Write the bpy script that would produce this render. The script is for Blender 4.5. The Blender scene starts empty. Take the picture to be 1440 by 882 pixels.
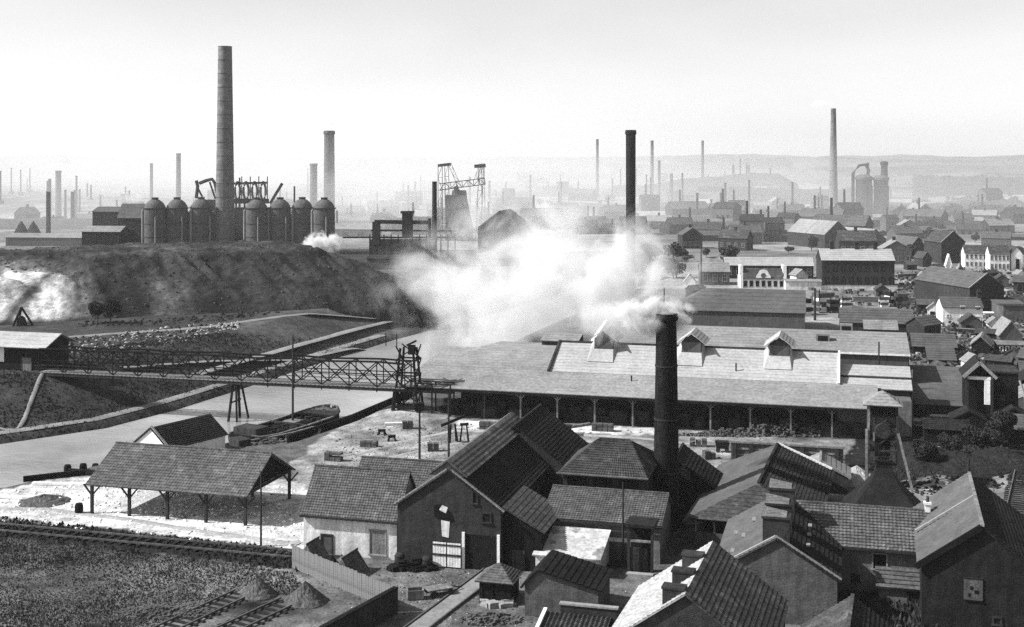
import bpy, math, random
import numpy as np
from mathutils import Vector, Matrix
random.seed(7); rng = np.random.default_rng(7)
R = math.radians
SC = bpy.context.scene
C = SC.collection
# ---------------------------------------------------------------- camera, sky, sun, exposure
S = 0.7                      # survey units -> metres (baked into every mesh at the end)
F, HZ, H = 1738.0, 230.0, 40.0
cam = bpy.data.cameras.new('camera'); cam_o = bpy.data.objects.new('camera', cam); C.objects.link(cam_o)
cam_o.location = (0, 0, H); cam_o.rotation_euler = (R(90), 0, 0)
cam.sensor_width = 36; cam.lens = F / 1440 * 36; cam.shift_y = -(441 - HZ) / 1440
cam.clip_start = 1; cam.clip_end = 30000
SC.camera = cam_o
SUN_AZ, SUN_EL = 5.0, 40.0  # sun stands to the left, a little behind the camera
sdir = Vector((-math.cos(R(SUN_AZ)) * math.cos(R(SUN_EL)), -math.sin(R(SUN_AZ)) * math.cos(R(SUN_EL)), math.sin(R(SUN_EL))))
sl = bpy.data.lights.new('sun', 'SUN'); sl.energy = 5.0; sl.angle = R(0.5); sl.color = (1, 0.995, 0.99)
so = bpy.data.objects.new('sun', sl); C.objects.link(so); so.rotation_euler = (-sdir).to_track_quat('-Z', 'Y').to_euler()
w = bpy.data.worlds.new('World'); SC.world = w; w.use_nodes = True
nt = w.node_tree; nt.nodes.clear()
sky = nt.nodes.new('ShaderNodeTexSky'); sky.sky_type = 'NISHITA'; sky.sun_disc = False
sky.sun_elevation = R(SUN_EL); sky.sun_rotation = math.atan2(sdir.x, sdir.y); sky.air_density = 1.0; sky.dust_density = 6.0; sky.altitude = 2000; sky.ozone_density = 1.0
bw = nt.nodes.new('ShaderNodeRGBToBW'); bg = nt.nodes.new('ShaderNodeBackground'); bg.inputs[1].default_value = 0.148
wo = nt.nodes.new('ShaderNodeOutputWorld')
wtc = nt.nodes.new('ShaderNodeTexCoord'); wmp = nt.nodes.new('ShaderNodeMapping'); wmp.inputs['Scale'].default_value = (3, 3, 9); wn = nt.nodes.new('ShaderNodeTexNoise'); wn.inputs['Scale'].default_value = 1.6; wn.inputs['Detail'].default_value = 7
wr = nt.nodes.new('ShaderNodeMapRange'); wr.inputs[1].default_value = .3; wr.inputs[2].default_value = .7; wr.inputs[3].default_value = .95; wr.inputs[4].default_value = 1.04; wm = nt.nodes.new('ShaderNodeMath'); wm.operation = 'MULTIPLY'
nt.links.new(wtc.outputs['Generated'], wmp.inputs[0]); nt.links.new(wmp.outputs[0], wn.inputs['Vector']); nt.links.new(wn.outputs[0], wr.inputs[0])
nt.links.new(sky.outputs[0], bw.inputs[0]); nt.links.new(bw.outputs[0], wm.inputs[0]); nt.links.new(wr.outputs[0], wm.inputs[1]); nt.links.new(wm.outputs[0], bg.inputs[0]); nt.links.new(bg.outputs[0], wo.inputs[0])
SC.view_settings.view_transform = 'Standard'; SC.view_settings.look = 'None'
SC.view_settings.exposure = 0.6; SC.view_settings.gamma = 1
SC.render.engine = 'CYCLES'
cy = SC.cycles
cy.use_denoising = False; cy.max_bounces = 5; cy.diffuse_bounces = 2; cy.glossy_bounces = 2; cy.volume_bounces = 2
cy.transparent_max_bounces = 16; cy.volume_step_rate = 1.0; cy.volume_max_steps = 128
HAZE = 0.00007

# ---------------------------------------------------------------- projection helpers (photo pixel -> place on the ground)
def gp(px, py, z=0.0):
    D = F * (H - z) / (py - HZ)
    return ((px - 720) * D / F, D)
def gp3(px, py, z=0.0): return gp(px, py, z) + (z,)
def zat(py, D): return H - (py - HZ) * D / F
def xat(px, D): return (px - 720) * D / F

# ---------------------------------------------------------------- noise in numpy
def _h(ix, iy, s):
    n = (ix.astype(np.int64) * 374761393 + iy.astype(np.int64) * 668265263 + s * 974711) & 0xffffffff
    n = ((n ^ (n >> 13)) * 1274126177) & 0xffffffff
    return ((n ^ (n >> 16)) & 0xffff) / 65535.0
def vnoise(x, y, s=0):
    x = np.asarray(x, float); y = np.asarray(y, float)
    ix = np.floor(x); iy = np.floor(y); fx = x - ix; fy = y - iy
    fx = fx * fx * (3 - 2 * fx); fy = fy * fy * (3 - 2 * fy)
    a = _h(ix, iy, s); b = _h(ix + 1, iy, s); c = _h(ix, iy + 1, s); d = _h(ix + 1, iy + 1, s)
    return (a * (1 - fx) + b * fx) * (1 - fy) + (c * (1 - fx) + d * fx) * fy
def fbm(x, y, o=4, s=0):
    t = 0; a = .5
    for i in range(o):
        t = t + a * (vnoise(np.asarray(x) * 2**i, np.asarray(y) * 2**i, s + i * 17) - .5); a *= .55
    return t
def sstep(a, b, x):
    t = np.clip((np.asarray(x, float) - a) / (b - a), 0, 1); return t * t * (3 - 2 * t)
def inpoly(x, y, P):
    x = np.asarray(x, float); y = np.asarray(y, float)
    r = np.zeros(x.shape, bool); n = len(P)
    for i in range(n):
        x1, y1 = P[i]; x2, y2 = P[(i + 1) % n]
        if y1 == y2: continue
        c = ((y1 > y) != (y2 > y)) & (x < (x2 - x1) * (y - y1) / (y2 - y1) + x1)
        r ^= c
    return r
def pdist(x, y, L):
    d = np.full(np.shape(x), 1e9)
    for (x1, y1), (x2, y2) in zip(L[:-1], L[1:]):
        dx, dy = x2 - x1, y2 - y1; l2 = dx * dx + dy * dy
        t = np.clip(((x - x1) * dx + (y - y1) * dy) / l2, 0, 1)
        d = np.minimum(d, np.hypot(x - x1 - t * dx, y - y1 - t * dy))
    return d

# ---------------------------------------------------------------- terrain
WZ = -2.0
NEAR = [(-110, 128), (-78, 146), (-64.3, 155.3), (-57, 166), (-44, 175), (-33, 180), (-25.5, 195), (-19.5, 212), (-12, 240), (2, 292), (40, 405), (90, 520)]
FAR = [(-125, 150), (-95, 170), (-76.6, 184.8), (-64.4, 196), (-57, 211), (-51, 228), (-41, 258), (-28, 294), (-4, 348), (27, 430), (75, 535)]
WPOLY = NEAR + FAR[::-1]
def terrain(x, y):
    x = np.asarray(x, float); y = np.asarray(y, float)
    dn = pdist(x, y, NEAR); df = pdist(x, y, FAR); inw = inpoly(x, y, WPOLY)
    farside = (df < dn)
    zn = np.interp(dn, [0, 1.2, 3, 9], [-2.3, -.6, 0, 0]) + 1.3 * np.exp(-(((x + 17) / 9) ** 2 + ((y - 199) / 9) ** 2)) * sstep(.5, 6, dn)
    zf = np.interp(df, [0, 1.5, 2.2, 5.5, 7, 20, 60, 200], [-2.3, -1.5, -1.1, -1.0, -.4, 4.3, 4.5, 2.0])
    fade = 1 - sstep(380, 520, y)
    z = np.where(farside & (x < 80), np.where(df < 5, zf, zf * fade), zn)
    z = np.where(inw, -3.0, z)
    z = z + 0.16 * fbm(x / 6, y / 6, 3, 3) * np.clip(dn / 6, 0, 1)
    hill = 58 * sstep(1500, 5200, y) + 46 * fbm(x / 800 + 5, y / 700, 4, 9) * sstep(900, 2200, y) + 24 * fbm(x / 190, y / 170, 4, 21) * sstep(650, 1300, y)
    hill = hill + 26 * np.exp(-(((x - 270) / 120) ** 2 + ((y - 1500) / 220) ** 2))
    hill = hill + 24 * sstep(480, 900, y) * sstep(150, 500, x) * sstep(.12, .45, x / np.maximum(y, 1)) * .35
    z = z + np.where(y > 600, hill, hill * sstep(450, 600, y))
    return z
def tz(x, y): return float(terrain(np.array([x]), np.array([y]))[0])

# ---------------------------------------------------------------- mesh builder
class MB:
    def __init__(s): s.v = []; s.f = []
    def poly(s, *p):
        n = len(s.v); s.v += [tuple(q) for q in p]; s.f.append(tuple(range(n, n + len(p)))); return s
    def box(s, x0, x1, y0, y1, z0, z1):
        n = len(s.v)
        s.v += [(x0, y0, z0), (x1, y0, z0), (x1, y1, z0), (x0, y1, z0), (x0, y0, z1), (x1, y0, z1), (x1, y1, z1), (x0, y1, z1)]
        s.f += [tuple(n + i for i in q) for q in ((0, 3, 2, 1), (4, 5, 6, 7), (0, 1, 5, 4), (1, 2, 6, 5), (2, 3, 7, 6), (3, 0, 4, 7))]; return s
    def cbox(s, cx, cy, cz, a, b, c, rz=0):
        n = len(s.v); ca, sa = math.cos(rz), math.sin(rz)
        for k in (0, 1):
            for dx, dy in ((-1, -1), (1, -1), (1, 1), (-1, 1)):
                x, y = dx * a / 2, dy * b / 2
                s.v.append((cx + x * ca - y * sa, cy + x * sa + y * ca, cz + k * c))
        s.f += [tuple(n + i for i in q) for q in ((0, 3, 2, 1), (4, 5, 6, 7), (0, 1, 5, 4), (1, 2, 6, 5), (2, 3, 7, 6), (3, 0, 4, 7))]; return s
    def bar(s, p, q, w=.2, h=None):
        p, q = Vector(p), Vector(q); d = (q - p).normalized(); h = h or w
        up = Vector((0, 0, 1)) if abs(d.z) < .95 else Vector((1, 0, 0))
        a = d.cross(up).normalized() * w / 2; b = a.cross(d).normalized() * h / 2; n = len(s.v)
        for o in (p, q): s.v += [tuple(o - a - b), tuple(o + a - b), tuple(o + a + b), tuple(o - a + b)]
        s.f += [tuple(n + i for i in t) for t in ((0, 1, 2, 3), (7, 6, 5, 4), (0, 4, 5, 1), (1, 5, 6, 2), (2, 6, 7, 3), (3, 7, 4, 0))]; return s
    def lathe(s, prof, n=20, c=(0, 0, 0), rot=0, cap=True):
        b = len(s.v)
        for r, z in prof:
            for k in range(n):
                t = rot + 2 * math.pi * k / n; s.v.append((c[0] + r * math.cos(t), c[1] + r * math.sin(t), c[2] + z))
        for i in range(len(prof) - 1):
            for k in range(n):
                k2 = (k + 1) % n; s.f.append((b + i * n + k, b + i * n + k2, b + (i + 1) * n + k2, b + (i + 1) * n + k))
        if cap:
            s.f.append(tuple(b + (len(prof) - 1) * n + k for k in range(n)))
        return s
    def tube(s, pts, r, n=8):
        b = len(s.v); pts = [Vector(p) for p in pts]
        for i, p in enumerate(pts):
            d = (pts[min(i + 1, len(pts) - 1)] - pts[max(i - 1, 0)]).normalized()
            up = Vector((0, 0, 1)) if abs(d.z) < .95 else Vector((1, 0, 0))
            a = d.cross(up).normalized(); c = a.cross(d).normalized(); rr = r[i] if isinstance(r, (list, tuple)) else r
            for k in range(n):
                t = 2 * math.pi * k / n; s.v.append(tuple(p + a * math.cos(t) * rr + c * math.sin(t) * rr))
        for i in range(len(pts) - 1):
            for k in range(n):
                k2 = (k + 1) % n; s.f.append((b + i * n + k, b + (i + 1) * n + k, b + (i + 1) * n + k2, b + i * n + k2))
        s.f.append(tuple(b + k for k in range(n))); s.f.append(tuple(b + (len(pts) - 1) * n + k for k in range(n - 1, -1, -1))); return s
    def courses(s, eL, eR, rR, rL, n=12, step=.07, pan=0, amp=.05, thick=.12):
        """a roof slope of n overlapping tile courses; pan = number of pantile waves across the eave"""
        eL, eR, rR, rL = map(Vector, (eL, eR, rR, rL))
        nor = (eR - eL).cross(((rL + rR) / 2) - ((eL + eR) / 2)).normalized()
        if nor.z < 0: nor = -nor
        m = pan * 4 if pan else 1
        for i in range(n):
            t0, t1 = i / n, (i + 1) / n
            L0, R0, L1, R1 = eL.lerp(rL, t0), eR.lerp(rR, t0), eL.lerp(rL, t1), eR.lerp(rR, t1)
            b = len(s.v)
            jit = [random.uniform(-.12, .12) * step for _ in range(m + 1)]
            for row in range(3):
                for k in range(m + 1):
                    u = k / m; wv = amp * (math.sin(2 * math.pi * k / 4) if pan else 0)
                    if row == 0: p = L0.lerp(R0, u) + nor * (wv - .03)
                    elif row == 1: p = L0.lerp(R0, u) + nor * (step + wv + jit[k])
                    else: p = L1.lerp(R1, u) + nor * (wv)
                    s.v.append(tuple(p))
            for row in range(2):
                for k in range(m):
                    a = b + row * (m + 1) + k; s.f.append((a, a + 1, a + m + 2, a + m + 1))
        u = -nor * thick
        s.poly(eL + u, rL + u, rR + u, eR + u); s.poly(eL + u, eR + u, eR, eL)
        s.poly(eL + u, eL, rL, rL + u); s.poly(eR, eR + u, rR + u, rR); return s
    def build(s, name, mat, parent=None, smooth=False, loc=None):
        me = bpy.data.meshes.new(name); me.from_pydata(s.v, [], s.f)
        if mat is not None: me.materials.append(mat)
        if smooth: me.polygons.foreach_set('use_smooth', [True] * len(me.polygons))
        o = bpy.data.objects.new(name, me); C.objects.link(o)
        if parent is not None: o.parent = parent
        if loc is not None: o.location = loc
        return o
def npmesh(name, V, Fc, mat, smooth=False, parent=None):
    me = bpy.data.meshes.new(name); V = np.asarray(V, np.float32); Fc = np.asarray(Fc, np.int32); k = Fc.shape[1]
    me.vertices.add(len(V)); me.vertices.foreach_set('co', V.ravel())
    me.loops.add(Fc.size); me.loops.foreach_set('vertex_index', Fc.ravel())
    me.polygons.add(len(Fc)); me.polygons.foreach_set('loop_start', np.arange(0, Fc.size, k, dtype=np.int32))
    try: me.polygons.foreach_set('loop_total', np.full(len(Fc), k, np.int32))
    except Exception: pass
    me.polygons.foreach_set('use_smooth', np.full(len(Fc), smooth))
    me.update(calc_edges=True); me.validate()
    me.materials.append(mat); o = bpy.data.objects.new(name, me); C.objects.link(o)
    if parent: o.parent = parent
    return o
def tag(o, label=None, cat=None, group=None, kind=None):
    if label: o['label'] = label
    if cat: o['category'] = cat
    if group: o['group'] = group
    if kind: o['kind'] = kind
    return o
def thing(name, label, cat, loc=(0, 0, 0), rz=0, group=None):
    o = bpy.data.objects.new(name, None); C.objects.link(o); o.location = loc; o.rotation_euler = (0, 0, rz)
    o.empty_display_size = .5
    return tag(o, label, cat, group)
def copy_tree(o, loc, rz=None, label=None, sc=None):
    c = o.copy(); C.objects.link(c); c.location = loc
    if rz is not None: c.rotation_euler = (0, 0, rz)
    if label: c['label'] = label
    if sc: c.scale = sc
    def rec(src, dst):
        for ch in list(src.children):
            d = ch.copy(); C.objects.link(d); d.parent = dst; d.matrix_parent_inverse = ch.matrix_parent_inverse; rec(ch, d)
    rec(o, c)
    return c

# ---------------------------------------------------------------- materials (a black and white place: greys only)
def mat(name, val, var=.35, scale=3.0, rough=.85, bump=.3, kind='noise', coord='Object', streak=0, mortar=None, bs=(.3, .09), spec=.06, spot=0):
    m = bpy.data.materials.new(name); m.use_nodes = True; t = m.node_tree; N = t.nodes; L = t.links; N.clear()
    out = N.new('ShaderNodeOutputMaterial'); p = N.new('ShaderNodeBsdfPrincipled'); L.new(p.outputs[0], out.inputs[0])
    p.inputs['Roughness'].default_value = rough; p.inputs['Specular IOR Level'].default_value = spec
    tc = N.new('ShaderNodeTexCoord'); co = tc.outputs[coord]
    def noise(sc, det=6, vec=None, ro=.6):
        n = N.new('ShaderNodeTexNoise'); n.inputs['Scale'].default_value = sc; n.inputs['Detail'].default_value = det; n.inputs['Roughness'].default_value = ro
        L.new(vec or co, n.inputs['Vector']); return n.outputs[0]
    def mth(op, a, b):
        n = N.new('ShaderNodeMath'); n.operation = op
        for i, q in enumerate((a, b)):
            if isinstance(q, (int, float)): n.inputs[i].default_value = q
            else: L.new(q, n.inputs[i])
        return n.outputs[0]
    def ran(x, a, b, c=.3, d=.7):
        n = N.new('ShaderNodeMapRange'); n.inputs[1].default_value = c; n.inputs[2].default_value = d; n.inputs[3].default_value = a; n.inputs[4].default_value = b; L.new(x, n.inputs[0]); return n.outputs[0]
    n1 = noise(scale); n2 = noise(scale * .13, 4); n3 = noise(scale * 6, 3)
    v = mth('MULTIPLY', ran(n1, 1 - var, 1 + var), ran(n2, 1 - var * .8, 1 + var * .8))
    v = mth('MULTIPLY', v, ran(n3, 1 - var * 1.1, 1 + var * 1.1))
    hgt = n1
    if streak:
        mp = N.new('ShaderNodeMapping'); mp.inputs['Scale'].default_value = (2.2, 2.2, .18); L.new(co, mp.inputs[0])
        v = mth('MULTIPLY', v, ran(noise(1.3, 5, mp.outputs[0]), 1 - streak, 1 + streak * .5))
    if kind == 'brick':
        sx = N.new('ShaderNodeSeparateXYZ'); L.new(co, sx.inputs[0]); cx = N.new('ShaderNodeCombineXYZ')
        L.new(mth('ADD', sx.outputs[0], sx.outputs[1]), cx.inputs[0]); L.new(sx.outputs[2], cx.inputs[1])
        b = N.new('ShaderNodeTexBrick'); b.inputs['Scale'].default_value = 1; b.inputs['Brick Width'].default_value = bs[0]; b.inputs['Row Height'].default_value = bs[1]
        b.inputs['Mortar Size'].default_value = .018; b.inputs['Color1'].default_value = (.8, .8, .8, 1); b.inputs['Color2'].default_value = (1.15, 1.15, 1.15, 1)
        mo = mortar if mortar is not None else 1.25; b.inputs['Mortar'].default_value = (mo, mo, mo, 1); L.new(cx.outputs[0], b.inputs[0])
        v = mth('MULTIPLY', v, b.outputs[0]); hgt = mth('SUBTRACT', n1, b.outputs['Fac'])
    if kind == 'tile':     # one tone per tile: cells along x and along the slope
        vo = N.new('ShaderNodeTexVoronoi'); vo.inputs['Scale'].default_value = 5.5; L.new(co, vo.inputs['Vector'])
        sp = N.new('ShaderNodeSeparateColor'); L.new(vo.outputs['Color'], sp.inputs[0]); v = mth('MULTIPLY', v, ran(sp.outputs[0], .7, 1.3, 0, 1))
    if spot:               # stains and patches with edges of their own
        q = noise(scale * .5, 6, None, .7); v = mth('MULTIPLY', v, ran(q, 1, spot, .56, .62))
    if kind == 'attr':
        a = N.new('ShaderNodeAttribute'); a.attribute_name = 'albedo'; v = mth('MULTIPLY', v, a.outputs['Fac'])
    else: v = mth('MULTIPLY', v, val)
    cc = N.new('ShaderNodeCombineColor'); v = mth('MINIMUM', v, .86)
    for i in range(3): L.new(v, cc.inputs[i])
    L.new(cc.outputs[0], p.inputs['Base Color'])
    if bump:
        bp = N.new('ShaderNodeBump'); bp.inputs['Strength'].default_value = bump; bp.inputs['Distance'].default_value = .25
        L.new(hgt, bp.inputs['Height']); L.new(bp.outputs[0], p.inputs['Normal'])
    return m
M = dict(
    brick=mat('dark_brick', 0.034, .3, 1.5, kind='brick', streak=.25, spot=.8), brick_mid=mat('mid_brick', 0.0828, .28, 1.5, kind='brick', streak=.25),
    brick_black=mat('sooty_shaded_brick', 0.0128, .4, 1.2, kind='brick', streak=.5, mortar=1.25, bs=(.6, .22)), brick_pale=mat('pale_brick', 0.12, .25, 1.5, kind='brick', streak=.25),  # near-black brick: soot on the chimney, painted shade on the boiler house
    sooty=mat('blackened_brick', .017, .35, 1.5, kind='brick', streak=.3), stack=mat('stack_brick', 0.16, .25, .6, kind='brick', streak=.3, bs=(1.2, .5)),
    plaster=mat('old_whitewash', .68, .16, .9, streak=.3, spot=.72), white=mat('white_paint', .78, .08, 1.2, streak=.15),
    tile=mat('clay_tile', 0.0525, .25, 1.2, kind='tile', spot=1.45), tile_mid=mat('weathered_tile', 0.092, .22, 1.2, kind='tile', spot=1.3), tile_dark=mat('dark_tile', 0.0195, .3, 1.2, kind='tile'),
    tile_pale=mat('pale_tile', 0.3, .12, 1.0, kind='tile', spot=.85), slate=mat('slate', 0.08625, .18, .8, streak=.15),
    felt=mat('grey_roofing', 0.2295, .2, .5, streak=.25, spot=.9), pale_roof=mat('limewashed_roof', 0.341, .16, .6, streak=.12, spot=.86), dirty_white=mat('stained_sheet', 0.5, .22, .8, spot=.4, streak=.3),
    wood=mat('old_timber', 0.042, .3, 3, streak=.5), wood_dark=mat('tarred_shaded_timber', 0.012, .4, 3, streak=.4), wood_pale=mat('bleached_timber', 0.1875, .25, 3, streak=.45),  # darkest timber also paints the shade on the black shed roof
    iron=mat('iron', 0.03, .3, 4, rough=.6), iron_pale=mat('grey_iron', 0.0935, .3, 1.2, rough=.7, streak=.4), iron_dark=mat('sooty_iron', 0.015, .3, 1.2, rough=.8),
    dark=mat('dark_interior', 0.01, .3, 2), glass=mat('window_glass', 0.018, .2, 2, rough=.15, bump=0, spec=.5), trim=mat('stone_trim', 0.24, .15, 2),
    ground=mat('ground', 1, .42, .9, kind='attr', bump=.6), coal=mat('coal', 0.02, .5, 2.5, bump=.8), spoil=mat('gravel', 0.09, .35, 5, bump=.7),
    path=mat('pale_dirt', .2, .2, .8), road=mat('road_dirt', 0.28, .22, .4), heap=mat('slag', 1, .42, 1.0, kind='attr', bump=1.0), stone=mat('pale_stone', 0.3, .3, 3),
    leaf=mat('leaves', 0.035, .45, 1.5, bump=0), leaf_dry=mat('dry_grass', .12, .4, 1.0, bump=0), leaf_dark=mat('dark_grass', 0.035, .4, .6, bump=0), bark=mat('bark', .07, .3, 4),
    brickstuff=mat('loose_brick', 0.088, .4, 5), rail=mat('worn_rail', .1, .3, 4, rough=.5), sleeper=mat('sleeper_wood', 0.02, .3, 3))
def water_mat():
    m = bpy.data.materials.new('canal_water'); m.use_nodes = True; t = m.node_tree; p = t.nodes['Principled BSDF']
    p.inputs['Roughness'].default_value = .14; p.inputs['Specular IOR Level'].default_value = .7
    t2 = t.nodes.new('ShaderNodeTexCoord'); n2 = t.nodes.new('ShaderNodeTexNoise'); n2.inputs['Scale'].default_value = .045; n2.inputs['Detail'].default_value = 8; n2.inputs['Roughness'].default_value = .65; r2 = t.nodes.new('ShaderNodeValToRGB'); r2.color_ramp.elements[0].position = .36; r2.color_ramp.elements[0].color = (.2, .2, .2, 1); r2.color_ramp.elements[1].position = .62; r2.color_ramp.elements[1].color = (.4, .4, .4, 1)
    t.links.new(t2.outputs['Object'], n2.inputs['Vector']); t.links.new(n2.outputs[0], r2.inputs[0]); t.links.new(r2.outputs[0], p.inputs['Base Color'])
    tc = t.nodes.new('ShaderNodeTexCoord'); n = t.nodes.new('ShaderNodeTexNoise'); n.inputs['Scale'].default_value = 1.3; n.inputs['Detail'].default_value = 6
    b = t.nodes.new('ShaderNodeBump'); b.inputs['Strength'].default_value = .22; b.inputs['Distance'].default_value = .2
    t.links.new(tc.outputs['Object'], n.inputs['Vector']); t.links.new(n.outputs[0], b.inputs['Height']); t.links.new(b.outputs[0], p.inputs['Normal']); return m
M['water'] = water_mat()
# ================================================================ GROUND: one sheet out to the far hills
def px_of(x, y, z): return 720 + F * x / y, HZ + F * (H - z) / y
def build_ground():
    Ds = [30.0]
    while Ds[-1] < 7000:
        d = Ds[-1]; Ds.append(d * (1.02 if d < 85 else 1.0055 if d < 420 else 1.012))
    Ds = np.array(Ds); T = np.concatenate([np.linspace(-1.1, -.5, 22)[:-1], np.linspace(-.5, .5, 340), np.linspace(.5, 1.1, 22)[1:]])
    X = (T[None, :] * Ds[:, None]); Y = np.repeat(Ds[:, None], len(T), 1)
    x, y = X.ravel(), Y.ravel(); z = terrain(x, y)
    px, py = px_of(x, y, 0)
    jx = 14 * fbm(x / 5, y / 5, 4, 40); jy = 9 * fbm(x / 5, y / 5, 4, 50)
    a = .17 + .12 * fbm(x / 9, y / 9, 4, 60)
    q = lambda P: inpoly(px + jx, py + jy, P)
    def setv(P, v, var=0.0, sc=4, s=1):
        mk = q(P); a[mk] = (v * (1 + var * 2 * fbm(x / sc, y / sc, 4, s)))[mk]
    # far country, patchwork of fields and clearings
    far = py < 470
    a[far] = (.27 + .34 * fbm(x / 22, y / 30, 5, 71) + .16 * (vnoise(x / 40, y / 60, 5) > .6))[far]; md = (py >= 470) & (py < 575) & (px > 1250); a[md] = (.26 + .3 * fbm(x / 12, y / 14, 5, 72))[md]
    pat = vnoise(np.floor(x / 260 + .5 * vnoise(x / 300, y / 300, 2)), np.floor(y / 420), 12)
    hill = y > 1400
    a[hill] = (.07 + .16 * pat + .1 * fbm(x / 120, y / 160, 4, 81))[hill]
    df = pdist(x, y, FAR); dn = pdist(x, y, NEAR); fs = (df < dn) & (x < 60) & (y < 560)
    a[fs] = (.075 + .08 * fbm(x / 5, y / 5, 5, 90))[fs]
    m = fs & (y > 255) & (x > -60); a[m] = (.12 + .1 * fbm(x / 7, y / 10, 4, 91))[m]
    # near zones given by their outlines on the ground
    setv([(-400, 700), (0, 752), (150, 768), (420, 800), (470, 860), (600, 1100), (-900, 1100)], .2, 1.5, 7.0, 2)
    setv([(-400, 700), (0, 733), (140, 744), (300, 764), (425, 782), (425, 800), (280, 786), (130, 768), (0, 756), (-400, 720)], .03, .5, 3, 3)
    setv([(-300, 690), (-60, 700), (0, 688), (70, 676), (130, 672), (300, 660), (440, 680), (432, 776), (300, 760), (130, 741), (0, 727), (-300, 700)], .85, .5, 2.5, 4)
    setv([(405, 655), (450, 618), (505, 582), (560, 566), (660, 590), (660, 660), (560, 670), (430, 690)], .4, .9, 3, 5)
    setv([(600, 592), (700, 586), (900, 600), (1230, 622), (1225, 650), (1180, 720), (960, 740), (900, 690), (640, 660)], .32, .9, 3, 6)
    setv([(640, 592), (930, 603), (930, 612), (640, 603)], .9, .3, 4, 7)
    setv([(600, 560), (1240, 585), (1240, 612), (620, 588)], .06, .4, 4, 8)  # shade under the shed canopy painted as darker ground
    setv([(405, 800), (560, 880), (560, 960), (900, 960), (930, 740), (760, 770), (560, 790)], .2, .6, 3, 9)
    setv([(880, 700), (1000, 700), (900, 800), (840, 800)], .06, .4, 3, 10)  # deep shade by the chimney and porch painted into the ground
    setv([(1180, 830), (1500, 830), (1500, 1000), (1150, 1000)], .06, .6, 3, 11)  # shadow cast by the gabled house painted as dark ground
    setv([(1265, 545), (1330, 560), (1460, 540), (1475, 640), (1370, 690), (1240, 690), (1180, 650)], .03, .6, 3, 12)
    setv([(1240, 680), (1330, 668), (1370, 700), (1360, 730), (1290, 740)], .42, .6, 3, 13)
    setv([(1400, 655), (1560, 640), (1560, 790), (1440, 760), (1385, 695)], .36, .7, 4, 14)
    setv([(1426, 590), (1600, 560), (1600, 640), (1424, 625)], .4, .5, 4, 15)
    a = np.clip(a * .55, .012, .6)
    nD, nT = len(Ds), len(T); i = np.arange((nD - 1) * (nT - 1)); r, c = i // (nT - 1), i % (nT - 1); b = r * nT + c
    o = npmesh('ground', np.c_[x, y, z], np.c_[b, b + 1, b + nT + 1, b + nT], M['ground'], True)
    at = o.data.attributes.new('albedo', 'FLOAT', 'POINT'); at.data.foreach_set('value', a.astype(np.float32)); tag(o, kind='structure')
build_ground()
wx = MB(); wx.poly(*[(x, y, WZ) for x, y in WPOLY]); tag(wx.build('canal_water', M['water']), kind='structure')
def ribbon(name, pts, wd, m, dz=.07, kind='structure', st=2.0, ztop=None):
    L = []
    for (x1, y1), (x2, y2) in zip(pts[:-1], pts[1:]):
        n = max(1, int(math.hypot(x2 - x1, y2 - y1) / st))
        L += [(x1 + (x2 - x1) * i / n, y1 + (y2 - y1) * i / n) for i in range(n)]
    L.append(pts[-1]); V = []; Fc = []; nn = 4
    for i, (x, y) in enumerate(L):
        a, b = L[max(0, i - 1)], L[min(len(L) - 1, i + 1)]; dx, dy = b[0] - a[0], b[1] - a[1]; l = math.hypot(dx, dy); nx, ny = -dy / l, dx / l
        ww = wd * (1 + .35 * float(fbm(x / 9, y / 9, 2, 5)))
        for k in range(nn + 1):
            s = (k / nn - .5) * ww; V.append((x + nx * s, y + ny * s))
    V = np.array(V); z = terrain(V[:, 0], V[:, 1]) + dz
    z = z.reshape(-1, nn + 1); z[:] = z.max(1, keepdims=True); z += .05; z[:, 0] -= .14; z[:, -1] -= .14
    for i in range(len(L) - 1):
        for k in range(nn): b = i * (nn + 1) + k; Fc.append((b, b + 1, b + nn + 2, b + nn + 1))
    o = npmesh(name, np.c_[V, z.ravel()], Fc, m, True); return tag(o, kind=kind)
def offs(L, d, a, b): # a run of the canal bank, moved d metres inland on the far side
    out = []
    for i in range(a, b):
        (x1, y1), (x2, y2) = L[max(0, i - 1)], L[min(len(L) - 1, i + 1)]; l = math.hypot(x2 - x1, y2 - y1)
        out.append((L[i][0] - (y2 - y1) / l * d, L[i][1] + (x2 - x1) / l * d))
    return out
ribbon('towpath', offs(FAR, 3.6, 0, 8), 2.6, M['path'])
P4 = lambda *p: [gp(x, y, 4.2) for x, y in p]
ribbon('bank_path', P4((-60, 556), (22, 557), (34, 550), (62, 524), (75, 520)), .75, M['path'], .12, st=.8)
ribbon('heap_road', P4((-100, 478), (60, 478), (200, 468), (290, 461), (400, 445), (480, 437), (600, 425)), 2.2, M['path'])
ribbon('bank_road', P4((170, 510), (300, 488), (420, 470), (500, 455), (570, 446), (660, 430)), 2.0, M['path'])
ribbon('canal_road', offs(FAR, 8.5, 5, 11), 2.6, M['path'])
ribbon('town_road', [gp(1100, 402), gp(1260, 405), gp(1340, 402), gp(1445, 410), gp(1600, 420)], 4, M['road'])
ribbon('works_road', [gp(830, 372), gp(1010, 398), gp(1100, 402)], 5, M['road'])
ribbon('hill_road', [(xat(px, D), D) for px, D in ((1240, 1500), (1290, 1350), (1310, 1250), (1360, 1100), (1420, 950))], 6, M['path'], .3, st=12)
ribbon('far_road', [(xat(px, D), D) for px, D in ((840, 880), (848, 800), (900, 770), (955, 755))], 7, M['path'], .3, st=8)
ribbon('coke_road', [(xat(px, D), D) for px, D in ((960, 1000), (1080, 990))], 9, M['path'], .3, st=8)
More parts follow.
